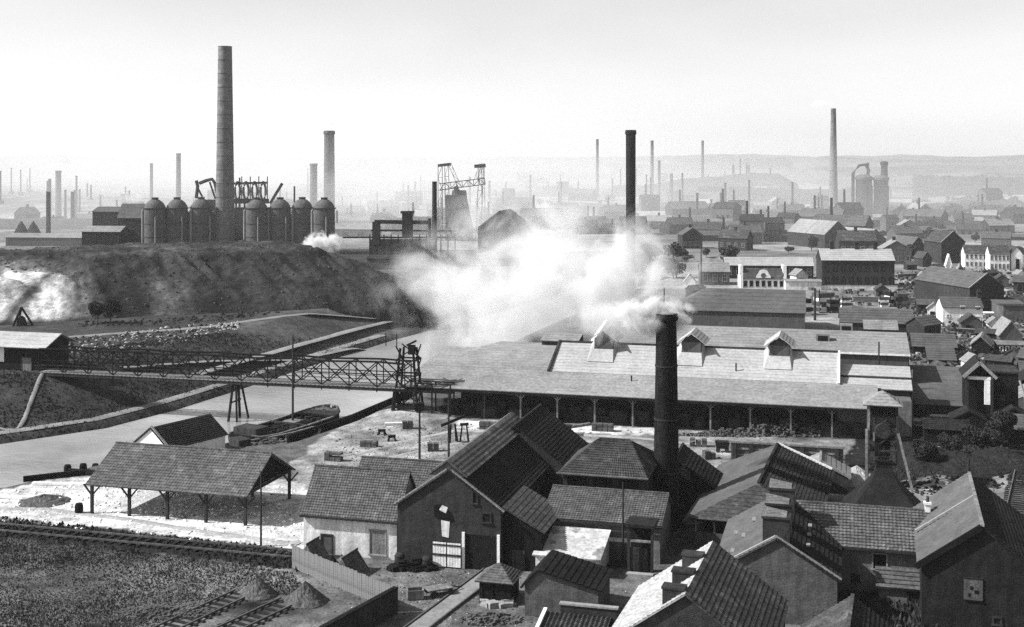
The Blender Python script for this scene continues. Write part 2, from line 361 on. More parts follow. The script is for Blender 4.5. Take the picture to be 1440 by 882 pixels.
ribbon('hillside_track', [(xat(px, D), D) for px, D in ((985, 900), (1030, 840), (1070, 800), (1110, 800))], 6, M['path'], .3, st=8)

# ---- slag heap with its cut white face
def heap_h(x, y):
    ca, sa = math.cos(R(24.5)), math.sin(R(24.5)); s = (x + 23) * ca + (y - 313) * sa; t = -(x + 23) * sa + (y - 313) * ca
    wob = 7 * fbm(s / 26, t / 60, 3, 5); gul = 6.5 * np.abs(fbm(s / 5 + .05 * t, t / 36, 5, 8)); t2 = t + wob
    e = (3 - s) + 6 * fbm(t / 22, s / 30, 3, 6)
    t2 = np.minimum(t2, (e + 9) * 1.1); tb = np.minimum(t2, 1e9)
    right = np.interp(tb, [-6, 0, 8, 31, 35, 70], [-7, -.5, 4.2, 12.9, 13.4, 13.5])
    left = np.interp(tb, [-6, 0, 4, 19, 22, 38, 60, 80], [-7, -.5, 1.5, 8.2, 8.6, 9.2, 12.9, 13.3])
    m = sstep(-92, -74, s + 5 * fbm(t / 10, s / 10, 2, 3)); h = right * m + left * (1 - m); h = h * (1 - sstep(62, 150, t + wob)) - 3 * sstep(140, 152, t + wob)
    on = sstep(2, 10, h) * (1 - .75 * sstep(12, 13.2, h))
    return h + 4.0 - gul * on * .9 + 1.5 * fbm(s / 3, t / 4, 5, 10) * sstep(0, 3, h), s, t, m, h
def build_heap():
    xs = np.arange(-230, 12, .6); ys = np.arange(222, 480, .7); X, Y = np.meshgrid(xs, ys); x, y = X.ravel(), Y.ravel()
    z, s, t, m, h = heap_h(x, y)
    nz = fbm(s / 5, t / 22, 5, 31); a = .07 + .10 * fbm(s / 12, t / 12, 5, 33) + .05 * nz
    rid = np.exp(-((s + 62 - t * .25) / 5) ** 2); a += .12 * rid * (1 + 2 * nz)              # pale tipped streak
    cut = (1 - m) * sstep(.3, 1.5, h) * (1 - sstep(9.0, 9.9, h)) * sstep(-135, -128, s)
    gap = np.exp(-((s + 98 - .45 * t) / 2.0) ** 2)
    a = a * (1 - cut) + cut * (.56 + .9 * nz) * (1 - .85 * gap)
    ter = (1 - m) * sstep(9, 9.6, h) * (1 - sstep(10.5, 12, h)); a = a * (1 - ter) + ter * (.26 + .2 * nz)
    top = sstep(12.6, 13.3, h); a = a * (1 - top) + top * (.12 + .15 * fbm(s / 9, t / 9, 4, 36))
    st = np.abs(fbm(s / 2.4, t / 40, 4, 61)) * 3 + np.abs(fbm(s / 9, t / 90, 3, 62)) * 2; a = np.clip(a * (.36 + .42 * cut) * (.55 + st * .8) * (1 + 1.1 * fbm(x / 2.2, y / 2.2, 4, 51)), .012, .55)
    n, k = len(ys), len(xs); keep = (z > 2.6)
    i = np.arange((n - 1) * (k - 1)); r, c = i // (k - 1), i % (k - 1); b = r * k + c
    f = np.c_[b, b + 1, b + k + 1, b + k]; f = f[keep[f].any(1)]
    used = np.zeros(len(z), bool); used[f.ravel()] = True; mp = np.cumsum(used) - 1
    z = np.where(z < 2.6, -4, z)
    o = npmesh('slag_heap', np.c_[x, y, z][used], mp[f], M['heap'], True)
    at = o.data.attributes.new('albedo', 'FLOAT', 'POINT'); at.data.foreach_set('value', a[used].astype(np.float32)); tag(o, kind='structure')
build_heap()

# ================================================================ BUILDING KIT
TH = R(-15)
class Fr:
    """site frame: origin on the ground at a photo pixel, u along the front, v away from the viewer"""
    def __init__(s, px, py, z=0.0, th=TH, D=None):
        if D is None: s.x, s.y = gp(px, py, z)
        else: s.x, s.y = xat(px, D), D
        s.z = z; s.th = th; s.c, s.s = math.cos(th), math.sin(th)
    def w(s, u, v, z=0): return (s.x + u * s.c - v * s.s, s.y + u * s.s + v * s.c, s.z + z)
    def u_px(s, px, v=0):
        k = (px - 720) / F; return (k * (s.y + v * s.c) - s.x + v * s.s) / (s.c - k * s.s)
    def v_px(s, px, u=0):
        k = (px - 720) / F; return (k * (s.y + u * s.s) - s.x - u * s.c) / (-s.s - k * s.c)
    def h(s, u, v, py): return H - (py - HZ) * s.w(u, v)[1] / F - s.z
    def loc(s): return (s.x, s.y, s.z)
def gable_wall(w, d, he, hr, axis, hip=(0, 0), rp=.5, z0=-.6):
    m = MB()
    if hip[0] or hip[1]: return m.box(0, w, 0, d, z0, he)
    if axis == 'x':
        a = [(0, 0, z0), (0, d, z0), (0, d, he), (0, d * rp, hr), (0, 0, he)]; b = [(w,) + p[1:] for p in a]
    else:
        a = [(0, 0, z0), (0, 0, he), (w * rp, 0, hr), (w, 0, he), (w, 0, z0)]; b = [(p[0], d, p[2]) for p in a]
    m.poly(*a); m.poly(*b[::-1])
    for i in range(5): j = (i + 1) % 5; m.poly(a[i], b[i], b[j], a[j])
    return m
def roof_mesh(w, d, he, hr, axis, hip=(0, 0), rp=.5, over=.35, og=.25, n=12, step=.07, pan=0.0, lift=.16, amp=.05, sides=(1, 1)):
    m = MB(); L = lift
    if axis == 'x':
        k1 = (hr - he) / (d * rp); k2 = (hr - he) / (d * (1 - rp)); h0, h1 = hip
        x0, x1 = (-og if not h0 else -over), (w + og if not h1 else w + over)
        r0, r1 = (h0 if h0 else -og), (w - h1 if h1 else w + og); yr = d * rp
        eF, eB = he - k1 * over, he - k2 * over; pc = lambda q: int(q / pan / .7) if pan else 0; amp = amp * .7
        if sides[0]: m.courses((x0, -over, eF + L), (x1, -over, eF + L), (r1, yr, hr + L), (r0, yr, hr + L), n, step, pc(x1 - x0), amp)
        if sides[1]: m.courses((x1, d + over, eB + L), (x0, d + over, eB + L), (r0, yr, hr + L), (r1, yr, hr + L), n, step, pc(x1 - x0), amp)
        if h0: m.courses((x0, d + over, eB + L), (x0, -over, eF + L), (r0, yr, hr + L), (r0, yr, hr + L), n, step, pc(d), amp)
        if h1: m.courses((x1, -over, eF + L), (x1, d + over, eB + L), (r1, yr, hr + L), (r1, yr, hr + L), n, step, pc(d), amp)
    else:
        k1 = (hr - he) / (w * rp); k2 = (hr - he) / (w * (1 - rp)); h0, h1 = hip
        y0, y1 = (-og if not h0 else -over), (d + og if not h1 else d + over)
        r0, r1 = (h0 if h0 else -og), (d - h1 if h1 else d + og); xr = w * rp
        eL, eR = he - k1 * over, he - k2 * over; pc = lambda q: int(q / pan / .7) if pan else 0; amp = amp * .7
        if sides[0]: m.courses((-over, y1, eL + L), (-over, y0, eL + L), (xr, r0, hr + L), (xr, r1, hr + L), n, step, pc(y1 - y0), amp)
        if sides[1]: m.courses((w + over, y0, eR + L), (w + over, y1, eR + L), (xr, r1, hr + L), (xr, r0, hr + L), n, step, pc(y1 - y0), amp)
        if h0: m.courses((-over, y0, eL + L), (w + over, y0, eR + L), (xr, r0, hr + L), (xr, r0, hr + L), n, step, pc(w), amp)
        if h1: m.courses((w + over, y1, eR + L), (-over, y1, eL + L), (xr, r1, hr + L), (xr, r1, hr + L), n, step, pc(w), amp)
    return m
def ridge_caps(w, d, hr, axis, hip, rp, og, lift=.16):
    m = MB(); a = (hip[0] or -og); L = (w if axis == 'x' else d); b = L - hip[1] if hip[1] else L + og; k = max(2, int((b - a) / .5))
    for i in range(k):
        s0, s1 = a + (b - a) * i / k, a + (b - a) * (i + 1) / k; z = hr + lift + .05 + random.uniform(0, .03)
        p, q = ((s0, d * rp, z), (s1 - .03, d * rp, z)) if axis == 'x' else ((w * rp, s0, z), (w * rp, s1 - .03, z))
        m.bar(p, q, .28, .16)
    return m
OFF = {'f': lambda u, z, w, d: ((u, -.0, z), (1, 0, 0), (0, -1, 0)), 'b': lambda u, z, w, d: ((w - u, d, z), (-1, 0, 0), (0, 1, 0)),
       'l': lambda u, z, w, d: ((0, d - u, z), (0, -1, 0), (-1, 0, 0)), 'r': lambda u, z, w, d: ((w, u, z), (0, 1, 0), (1, 0, 0))}
def opening(root, name, side, u, z, ww, hh, W, D, frame, pane, t=.14, bars=None, sill=True, leaf='pane'):
    """window or door: surround standing proud of the wall, pane set back inside it"""
    if bars is None: bars = pane is M['glass']
    o, a, n = OFF[side](u, z, W, D); o, a, n = Vector(o), Vector(a), Vector(n); up = Vector((0, 0, 1))
    m = MB()
    def slab(m, u0, u1, z0, z1, d0, d1):
        b = len(m.v)
        for dd in (d0, d1):
            for (uu, zz) in ((u0, z0), (u1, z0), (u1, z1), (u0, z1)): m.v.append(tuple(o + a * uu + up * zz + n * dd))
        m.f += [tuple(b + i for i in q) for q in ((0, 3, 2, 1), (4, 5, 6, 7), (0, 1, 5, 4), (1, 2, 6, 5), (2, 3, 7, 6), (3, 0, 4, 7))]
    slab(m, -t, 0, 0, hh, -.1, .09); slab(m, ww, ww + t, 0, hh, -.1, .09); slab(m, -t, ww + t, hh, hh + t, -.1, .1)
    if sill: slab(m, -t * 1.5, ww + t * 1.5, -t, 0, -.1, .16)
    if bars and ww > .5:
        slab(m, ww / 2 - .04, ww / 2 + .04, 0, hh, -.06, .05); slab(m, 0, ww / 2 - .042, hh * .55, hh * .55 + .07, -.06, .045); slab(m, ww / 2 + .042, ww, hh * .55, hh * .55 + .07, -.06, .045)
    f = m.build(name, frame, root); g = MB(); slab(g, 0, ww, 0, hh, -.2, .015); g.build(leaf, pane, f); return f
def chimney_pot(root, x, y, z, a, b, h, m, pots=2, name='chimney'):
    k = MB().box(x - a / 2, x + a / 2, y - b / 2, y + b / 2, z - 1.5, z + h); k.box(x - a / 2 - .1, x + a / 2 + .1, y - b / 2 - .1, y + b / 2 + .1, z + h, z + h + .22)
    c = k.build(name, m, root); p = MB()
    for i in range(pots):
        t = (i + .5) / pots - .5; p.lathe([(.16, z + h + .22), (.13, z + h + .75)], 8, (x + (t * a if a >= b else 0), y + (t * b if b > a else 0), 0))
    if pots: p.build('chimney_pot', M['tile'], c)
    return c
def house(name, label, cat, fr, w, d, he, hr, axis='x', wall='brick', roof='tile', hip=(0, 0), rp=.5, over=.35, og=.25, n=12, step=.07, pan=0.0,
          wins=(), doors=(), chims=(), gutter=False, group=None, frame='trim', caps=True, coping=False, zo=-.6, sides=(1, 1), amp=.05, roof2=None):
    root = thing(name, label, cat, fr.loc(), fr.th, group)
    gable_wall(w, d, he, hr, axis, hip, rp, zo).build('wall', M[wall], root)
    if roof2:  # second slope darker: shade away from the sun painted into its material
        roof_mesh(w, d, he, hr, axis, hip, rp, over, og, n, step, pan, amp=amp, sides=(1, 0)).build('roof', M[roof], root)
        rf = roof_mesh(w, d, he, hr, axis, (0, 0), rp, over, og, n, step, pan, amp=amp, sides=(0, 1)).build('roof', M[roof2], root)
    else: rf = roof_mesh(w, d, he, hr, axis, hip, rp, over, og, n, step, pan, amp=amp, sides=sides).build('roof', M[roof], root)
    if caps: ridge_caps(w, d, hr, axis, hip, rp, og).build('ridge_tile', M[roof], rf)
    for q in wins: opening(root, 'window', q[0], q[1], q[2], q[3], q[4], w, d, M[q[5] if len(q) > 5 else frame], M[q[6] if len(q) > 6 else 'glass'])
    for q in doors: opening(root, 'door', q[0], q[1], q[2], q[3], q[4], w, d, M[q[5] if len(q) > 5 else 'wood'], M[q[6] if len(q) > 6 else 'wood'], bars=False, sill=False, leaf='door_leaf')
    for q in chims: chimney_pot(root, *q)
    if gutter:
        g = MB()
        if axis == 'x': g.bar((-og, -over - .1, he - .12), (w + og, -over - .1, he - .12), .2, .16)
        else: g.bar((-over - .1, -og, he - .12), (-over - .1, d + og, he - .12), .2, .16); g.bar((w + over + .1, -og, he - .12), (w + over + .1, d + og, he - .12), .2, .16)
        g.build('gutter', M['iron'], root)
    if coping:
        k = .25
        if axis == 'y':
            for y in (coping if isinstance(coping, (list, tuple)) else (0, d)):
                g = MB(); g.bar((-over, y, he - over * (hr - he) / (w * rp) + k), (w * rp, y, hr + k), .32, .2); g.bar((w * rp, y, hr + k), (w + over, y, he - over * (hr - he) / (w * (1 - rp)) + k), .32, .2); g.build('coping', M['trim'], root)
        else:
            for x in (coping if isinstance(coping, (list, tuple)) else (0, w)):
                g = MB(); g.bar((x, -over, he - over * (hr - he) / (d * rp) + k), (x, d * rp, hr + k), .32, .2); g.bar((x, d * rp, hr + k), (x, d + over, he - over * (hr - he) / (d * (1 - rp)) + k), .32, .2); g.build('coping', M['trim'], root)
    return root
def stack(name, label, x, y, z0, ztop, r0, r1, m, group=None, cap=True, n=28, bands=0, open_top=True, plinth=None):
    """tapering factory chimney: shaft, cap, hoops"""
    t = thing(name, label, 'chimney', (x, y, z0), 0, group); hgt = ztop - z0; ch = max(.8, hgt * .035) if cap else 0
    b = MB(); k = 14; b.lathe([(r0 + (r1 - r0) * i / k, (hgt - ch) * i / k) for i in range(k + 1)], n, cap=False); b.build('shaft', m, t, True)
    rr = r1
    c = MB()
    if cap:
        c.lathe([(rr, hgt - ch), (rr * 1.14, hgt - ch * .86), (rr * 1.17, hgt - ch * .45), (rr * 1.1, hgt - ch * .3), (rr * 1.1, hgt), (rr * .75, hgt), (rr * .7, hgt - ch * 1.5)], n)
    else: c.lathe([(rr, hgt - .01), (rr * 1.04, hgt), (rr * 1.04, hgt + .2), (rr * .75, hgt + .2), (rr * .7, hgt - 2)], n)
    c.build('cap', m, t)
    for i in range(bands):
        f = (i + 1) / (bands + 1); r = r0 + (r1 - r0) * f + .05; MB().lathe([(r - .08, hgt * f), (r, hgt * f), (r, hgt * f + .18), (r - .08, hgt * f + .18)], n).build('iron_band', M['iron'], t)
    if plinth: MB().box(-plinth, plinth, -plinth, plinth, -1, plinth * 1.3).build('plinth', m, t)
    return t
def pole(name, label, px, base_py, top_py, r=.13, z=0.0, arms=0, m='wood', cat='pole', group=None, D=None):
    if D is None: x, y = gp(px, base_py, z)
    else: x, y = xat(px, D), D; z = tz(x, D)
    hh = zat(top_py, y) - z; t = thing(name, label, cat, (x, y, z - .3), 0, group)
    MB().tube([(0, 0, 0), (0, 0, hh + .3)], [r * 1.2, r * .8], 8).build('pole_shaft', M[m], t)
    for i in range(arms):
        MB().bar((-.9, 0, hh - .2 - i * .6), (.9, 0, hh - .2 - i * .6), .12).build('cross_arm', M[m], t)
        k = MB()
        for s in (-.8, -.4, .4, .8): k.lathe([(.07, hh - .14 - i * .6), (.09, hh + .02 - i * .6), (.04, hh + .1 - i * .6)], 6, (s, 0, 0))
        k.build('insulators', M['white'], t)
    return t
# ================================================================ BRICKWORKS SHED (centre)
def kiln_shed():
    fr = Fr(575, 0, D=196.0); fr.z = 0; L = 71.5
    t = thing('kiln_shed', 'long pale-roofed brickworks shed with open front on posts, three roof vents along its ridge', 'shed', fr.loc(), fr.th)
    m = MB(); m.courses((-.6, -.5, 4.75), (L, -.5, 4.75), (L, 8.2, 6.75), (-.6, 8.2, 6.75), 8, .015); m.build('canopy_roof', M['felt'], t)
    MB().bar((-.6, -.45, 4.45), (L, -.45, 4.45), .15, .4).build('fascia', M['wood_dark'], t)
    for i in range(13):
        u = .6 + i * 5.85; g = MB().box(u - .12, u + .12, .5, .74, -.6, 4.6); g.bar((u, .62, 3.4), (u + 1.1, .62, 4.6), .12); g.bar((u, .62, 3.4), (u - 1.1, .62, 4.6), .12)
        g.build('post', M['wood_pale'] if i not in (2, 7) else M['wood'], t)
    b = MB(); b.box(6, 76, 8.4, 36, -.5, 6.3); b.build('wall', M['brick'], t)
    q = MB(); q.courses((-.6, 8.25, 6.75), (21.2, 8.25, 6.75), (21.2, 22, 7.9), (-.6, 22, 7.9), 8, .03); q.courses((24.8, 36.5, 6.9), (5, 36.5, 6.9), (5, 22, 7.9), (24.8, 22, 7.9), 5, .03); q.build('side_roof', M['felt'], t)
    b = MB().box(65.7, 76.2, 4.5, 8.3, -.5, 5.2); b.build('end_wall', M['brick_pale'], t)
    for u in (13, 25, 37, 49, 61): MB().box(u - .2, u + .2, .9, 8.3, 4.3, 4.6).build('tie_beam', M['wood_dark'], t)
    # front hall: steep white slope, ridge, gables
    a, bq = 21.3, 65.6; za, zr = 6.7, 10.3
    h = MB(); h.courses((a - .3, 7.9, za), (bq + .2, 7.9, za), (bq + .2, 16, zr), (a - .3, 16, zr), 10, .035); h.build('roof', M['pale_roof'], t)
    h = MB(); h.courses((bq + .2, 24.2, za), (a - .3, 24.2, za), (a - .3, 16, zr), (bq + .2, 16, zr), 10, .035); h.build('roof', M['felt'], t)
    for u, k in ((a, 1), (bq, -1)): MB().poly((u, 8.3, za - .6), (u, 24, za - .6), (u, 24, za - .1), (u, 16, zr - .15), (u, 8.3, za - .1)).build('gable_wall', M['brick'], t)
    h = MB(); h.bar((a - .4, 7.6, za + .1), (a - .4, 16.1, zr + .1), .35, .45); h.bar((a - .4, 16.1, zr + .1), (a - .4, 24.3, za), .35, .45); h.build('bargeboard', M['wood'], t)
    h = MB(); h.bar((bq + .3, 7.6, za + .1), (bq + .3, 16.1, zr + .1), .3, .4); h.build('bargeboard', M['white'], t)
    MB().bar((a - .3, 16, zr + .12), (bq + .3, 16, zr + .12), .5, .22).build('ridge_board', M['wood'], t)
    # right hand low hall and its step
    h = MB(); h.courses((bq + .4, 8.0, 6.2), (76.5, 8.0, 6.2), (76.5, 11.4, 7.2), (bq + .4, 11.4, 7.2), 4, .03); h.build('low_roof', M['pale_roof'], t)
    h = MB(); h.courses((bq + .4, 11.7, 7.5), (76.5, 11.7, 7.5), (76.5, 16, 8.5), (bq + .4, 16, 8.5), 4, .03); h.build('low_roof', M['pale_roof'], t)
    MB().bar((bq + .3, 11.55, 7.25), (76.5, 11.55, 7.25), .2, .4).build('step_board', M['wood'], t)
    MB().box(bq + .4, 76.4, 16.05, 16.3, 6.3, 8.4).build('step_wall', M['slate'], t)
    h = MB(); h.poly((76.42, 8.2, 5), (76.42, 16, 5), (76.42, 16, 8.4), (76.42, 8.2, 6.1)); h.build('end_gable', M['brick_mid'], t)
    # rear hall
    h = MB(); h.courses((25, 23.9, 9.1), (77, 23.9, 9.1), (77, 37, 11.0), (25, 37, 11.0), 8, .04); h.courses((77, 50, 9.1), (25, 50, 9.1), (25, 37, 11.0), (77, 37, 11.0), 8, .04); h.build('rear_roof', M['felt'], t)
    h = MB(); h.poly((76.8, 24.1, -.5), (76.8, 50, -.5), (76.8, 50, 9), (76.8, 37, 10.85), (76.8, 24.1, 9)); h.poly((25.2, 24.1, -.5), (25.2, 24.1, 9), (25.2, 37, 10.85), (25.2, 50, 9), (25.2, 50, -.5)); h.build('rear_gable', M['brick'], t)
    MB().box(25.3, 76.7, 24.15, 24.4, 6.4, 8.95).build('clerestory', M['slate'], t)
    MB().bar((25, 23.85, 9.05), (77, 23.85, 9.05), .16, .25).build('eaves_board', M['white'], t)
    h = MB(); h.bar((24.8, 23.9, 9.3), (24.8, 37, 11.2), .5, .5); h.build('verge', M['white'], t)
    # ridge vents
    for px in (853, 975, 1097):
        u = fr.u_px(px, 16); v0 = 13.3
        q = MB(); q.poly((u - 2.3, v0 - 2.6, 8.1), (u + 2.0, v0 - 2.6, 8.1), (u + 1.6, v0, 9.8), (u - 1.6, v0, 9.8)); q.poly((u + 2.0, v0 - 2.6, 7.4), (u + 2.0, 16, 10.2), (u + 1.5, 16, 11.4), (u + 1.6, v0, 9.8), (u + 2.0, v0 - 2.6, 8.1)); q.poly((u - 2.3, v0 - 2.6, 8.1), (u - 1.6, v0, 9.8), (u - 1.5, 16, 11.4), (u - 2.5, 16, 10.3))
        vt = q.build('roof_vent', M['pale_roof'], t)
        MB().box(u - 1.5, u + 1.5, v0 - .05, 19, 8.8, 11.5).build('vent_wall', M['slate'], vt)
        q = MB(); q.courses((u - 2.4, 19.6, 11.2), (u - 2.4, v0 - .6, 11.2), (u, v0 - .6, 13.0), (u, 19.6, 13.0), 5, .03); q.courses((u + 2.4, v0 - .6, 11.2), (u + 2.4, 19.6, 11.2), (u, 19.6, 13.0), (u, v0 - .6, 13.0), 5, .03); q.build('vent_roof', M['pale_roof'], vt)
        q = MB(); q.poly((u - 1.5, v0 - .06, 11.4), (u + 1.5, v0 - .06, 11.4), (u, v0 - .06, 12.7)); q.build('vent_gable', M['wood'], vt)
    # small roof hatches and pipes
    for px, py, v in ((1157, 482, 30), (1190, 468, 44)):
        u = fr.u_px(px, v); h = MB().box(u - 1.1, u + 1.1, v, v + 1.6, 9.3, 11.2); hb = h.build('roof_hatch', M['felt'], t); MB().box(u - .8, u + .8, v - .04, v, 9.9, 10.9).build('hatch_opening', M['dark'], hb)
    for px, v, z0, z1 in ((1236, 20, 8, 11.6), (1035, 10, 7, 8.9), (888, 5.5, 6, 7.0)):
        u = fr.u_px(px, v); MB().tube([(u, v, z0), (u, v, z1)], .12, 8).build('vent_pipe', M['iron'], t)
    k = MB()
    for i in range(150):
        u = random.uniform(4, 69); v = random.uniform(2.2, 7.4); s = random.uniform(.8, 2.2); k.cbox(u, v, -.1, s, random.uniform(.8, 1.6), random.uniform(.6, 2.4), random.uniform(-.2, .2))
    tag(k.build('brick_stacks', M['brick'], t), kind='stuff')
    return fr
KS = kiln_shed()
# small sheds at the left end of the hall, against the steam
for (px0, px1, v, he, hr, lab, rm) in ((728, 775, 20, 6.2, 7.2, 'small flat shed roof beside the left gable of the long works shed, in the steam', 'slate'), (762, 812, 32, 8.0, 8.8, 'low dark-edged shed roof behind the left gable of the long works shed', 'felt')):
    u = KS.u_px(px0, v); f2 = Fr(px0, 0, D=KS.w(u, v)[1]); f2.z = 0; w2 = f2.u_px(px1)
    house('shed', lab, 'shed', f2, w2, 4, he, hr, 'x', 'wood', rm, n=4, step=.04, rp=.9, caps=False)
# coped retaining wall in front of the shed
def low_wall():
    fr = Fr(1028, 648); L = fr.u_px(1186); t = thing('retaining_wall', 'low brick retaining wall with pale coping and buttresses in front of the long shed', 'wall', fr.loc(), fr.th)
    MB().box(0, L, 0, .5, -.5, 2.5).build('wall', M['brick_mid'], t); MB().box(-.3, L + .3, -.3, .8, 2.5, 2.75).build('coping', M['wood_pale'], t)
    for i in range(7): u = L * (i + .1) / 6.6; MB().box(u, u + .5, -.45, -.003, -.5, 2.4).build('buttress', M['brick'], t)
    for dz in (.8, 1.6): MB().box(.8, L - .2, -.09, -.004, dz, dz + .25).build('rail', M['wood_pale'], t)
low_wall()
def rubble(name, lab, cat, pts, n, smin, smax, m, kind='thing', hgt=1.0, rad=None):
    """a heap: one mass of loose blocks over an ellipse"""
    (cx, cy), rx, ry = pts; k = MB()
    for i in range(n):
        r = math.sqrt(random.random()); a = random.uniform(0, 6.28); x, y = cx + r * rx * math.cos(a), cy + r * ry * math.sin(a)
        z = tz(x, y) + hgt * (1 - r) * random.random(); s = random.uniform(smin, smax)
        k.cbox(x, y, z - s * .15, s, s * random.uniform(.5, 1), s * random.uniform(.35, .8), random.uniform(0, 3))
    o = k.build(name, m); return tag(o, lab, cat, kind=None if kind == 'thing' else kind)
x, y = gp(1095, 612); rubble('brick_heap', 'long heap of broken bricks under the right half of the open shed front', 'heap', ((x, y), 15, 1.6), 700, .2, .5, M['brickstuff'], hgt=1.8)

# ================================================================ BLACK CHIMNEY AND FOREGROUND BUILDINGS
bx, by = gp(937, 738)
stack('factory_chimney', 'tall black smoking brick chimney among the tiled buildings in front of the long shed', bx, by, 0, zat(441, by), 1.52, 1.12, M['brick_black'], bands=3, plinth=1.9)
def open_shed():
    fr = Fr(127, 722); w = fr.u_px(345); d = fr.v_px(409, w); he = fr.h(0, 0, 679); vr = fr.v_px(376, w); hr = fr.h(w, d / 2, 639)
    t = thing('open_shed', 'open timber shed with long tiled roof on braced posts, on the white lime yard', 'shed', fr.loc(), fr.th)
    rf = roof_mesh(w, d, he, hr, 'x', over=.5, og=.4, n=16, step=.06, pan=.5, amp=.025).build('roof', M['tile_mid'], t)
    ridge_caps(w, d, hr, 'x', (0, 0), .5, .4).build('ridge_tile', M['tile_mid'], rf)
    for u in (.05, w - .05): MB().poly((u, .4, he + .1), (u, d - .4, he + .1), (u, d / 2, hr - .05)).build('gable_boards', M['wood_dark'], t)
    g = MB(); g.bar((0, .2, he - .05), (w, .2, he - .05), .25, .3); g.bar((0, d - .2, he - .05), (w, d - .2, he - .05), .25, .3)
    for i in range(5): u = w * i / 4; g.bar((u, .2, he - .08), (u, d - .2, he - .08), .22, .28)
    g.build('frame_beam', M['wood'], t)
    for i in range(5):
        for v in (.2, d - .2):
            u = w * (i + .02) / 4.04; z0 = -.6; p = MB().box(u - .15, u + .15, v - .15, v + .15, z0, he - .2)
            for s in (-1, 1): p.bar((u, v, he - 1.5), (u + s * 1.1, v, he - .25), .16)
            p.build('post', M['wood'], t)
open_shed()
def A_cottage():
    fr = Fr(427, 776); w = fr.u_px(558); he = fr.h(0, 0, 722); d = 2 * fr.v_px(446, 0) ; d = min(max(d, 6.5), 9.5); hr = fr.h(0, d / 2, 657)
    house('cottage', 'low whitewashed cottage with big brown tiled roof and boarded window beside the plank fence', 'cottage', fr, w, d, he, hr, 'x', 'plaster', 'tile_mid', n=20, pan=.42, amp=.03,
          wins=(('f', w * .72, .4, 1.6, 2.4, 'trim', 'wood_pale'),), doors=(('f', w * .2, -.3, 1.1, 2.2, 'wood', 'slate'),), gutter=True)
    fb = Fr(495, 0, D=fr.w(w * .5, d + 2)[1]); w2 = fb.u_px(612); d2 = 7; he2 = max(2, fb.h(0, 0, 688)); hr2 = fb.h(0, d2 / 2, 645)
    house('workshop', 'second lower tiled roof just behind the whitewashed cottage', 'workshop', fb, w2, d2, he2, hr2, 'x', 'brick', 'tile_mid', n=14, pan=.42, amp=.03)
A_cottage()
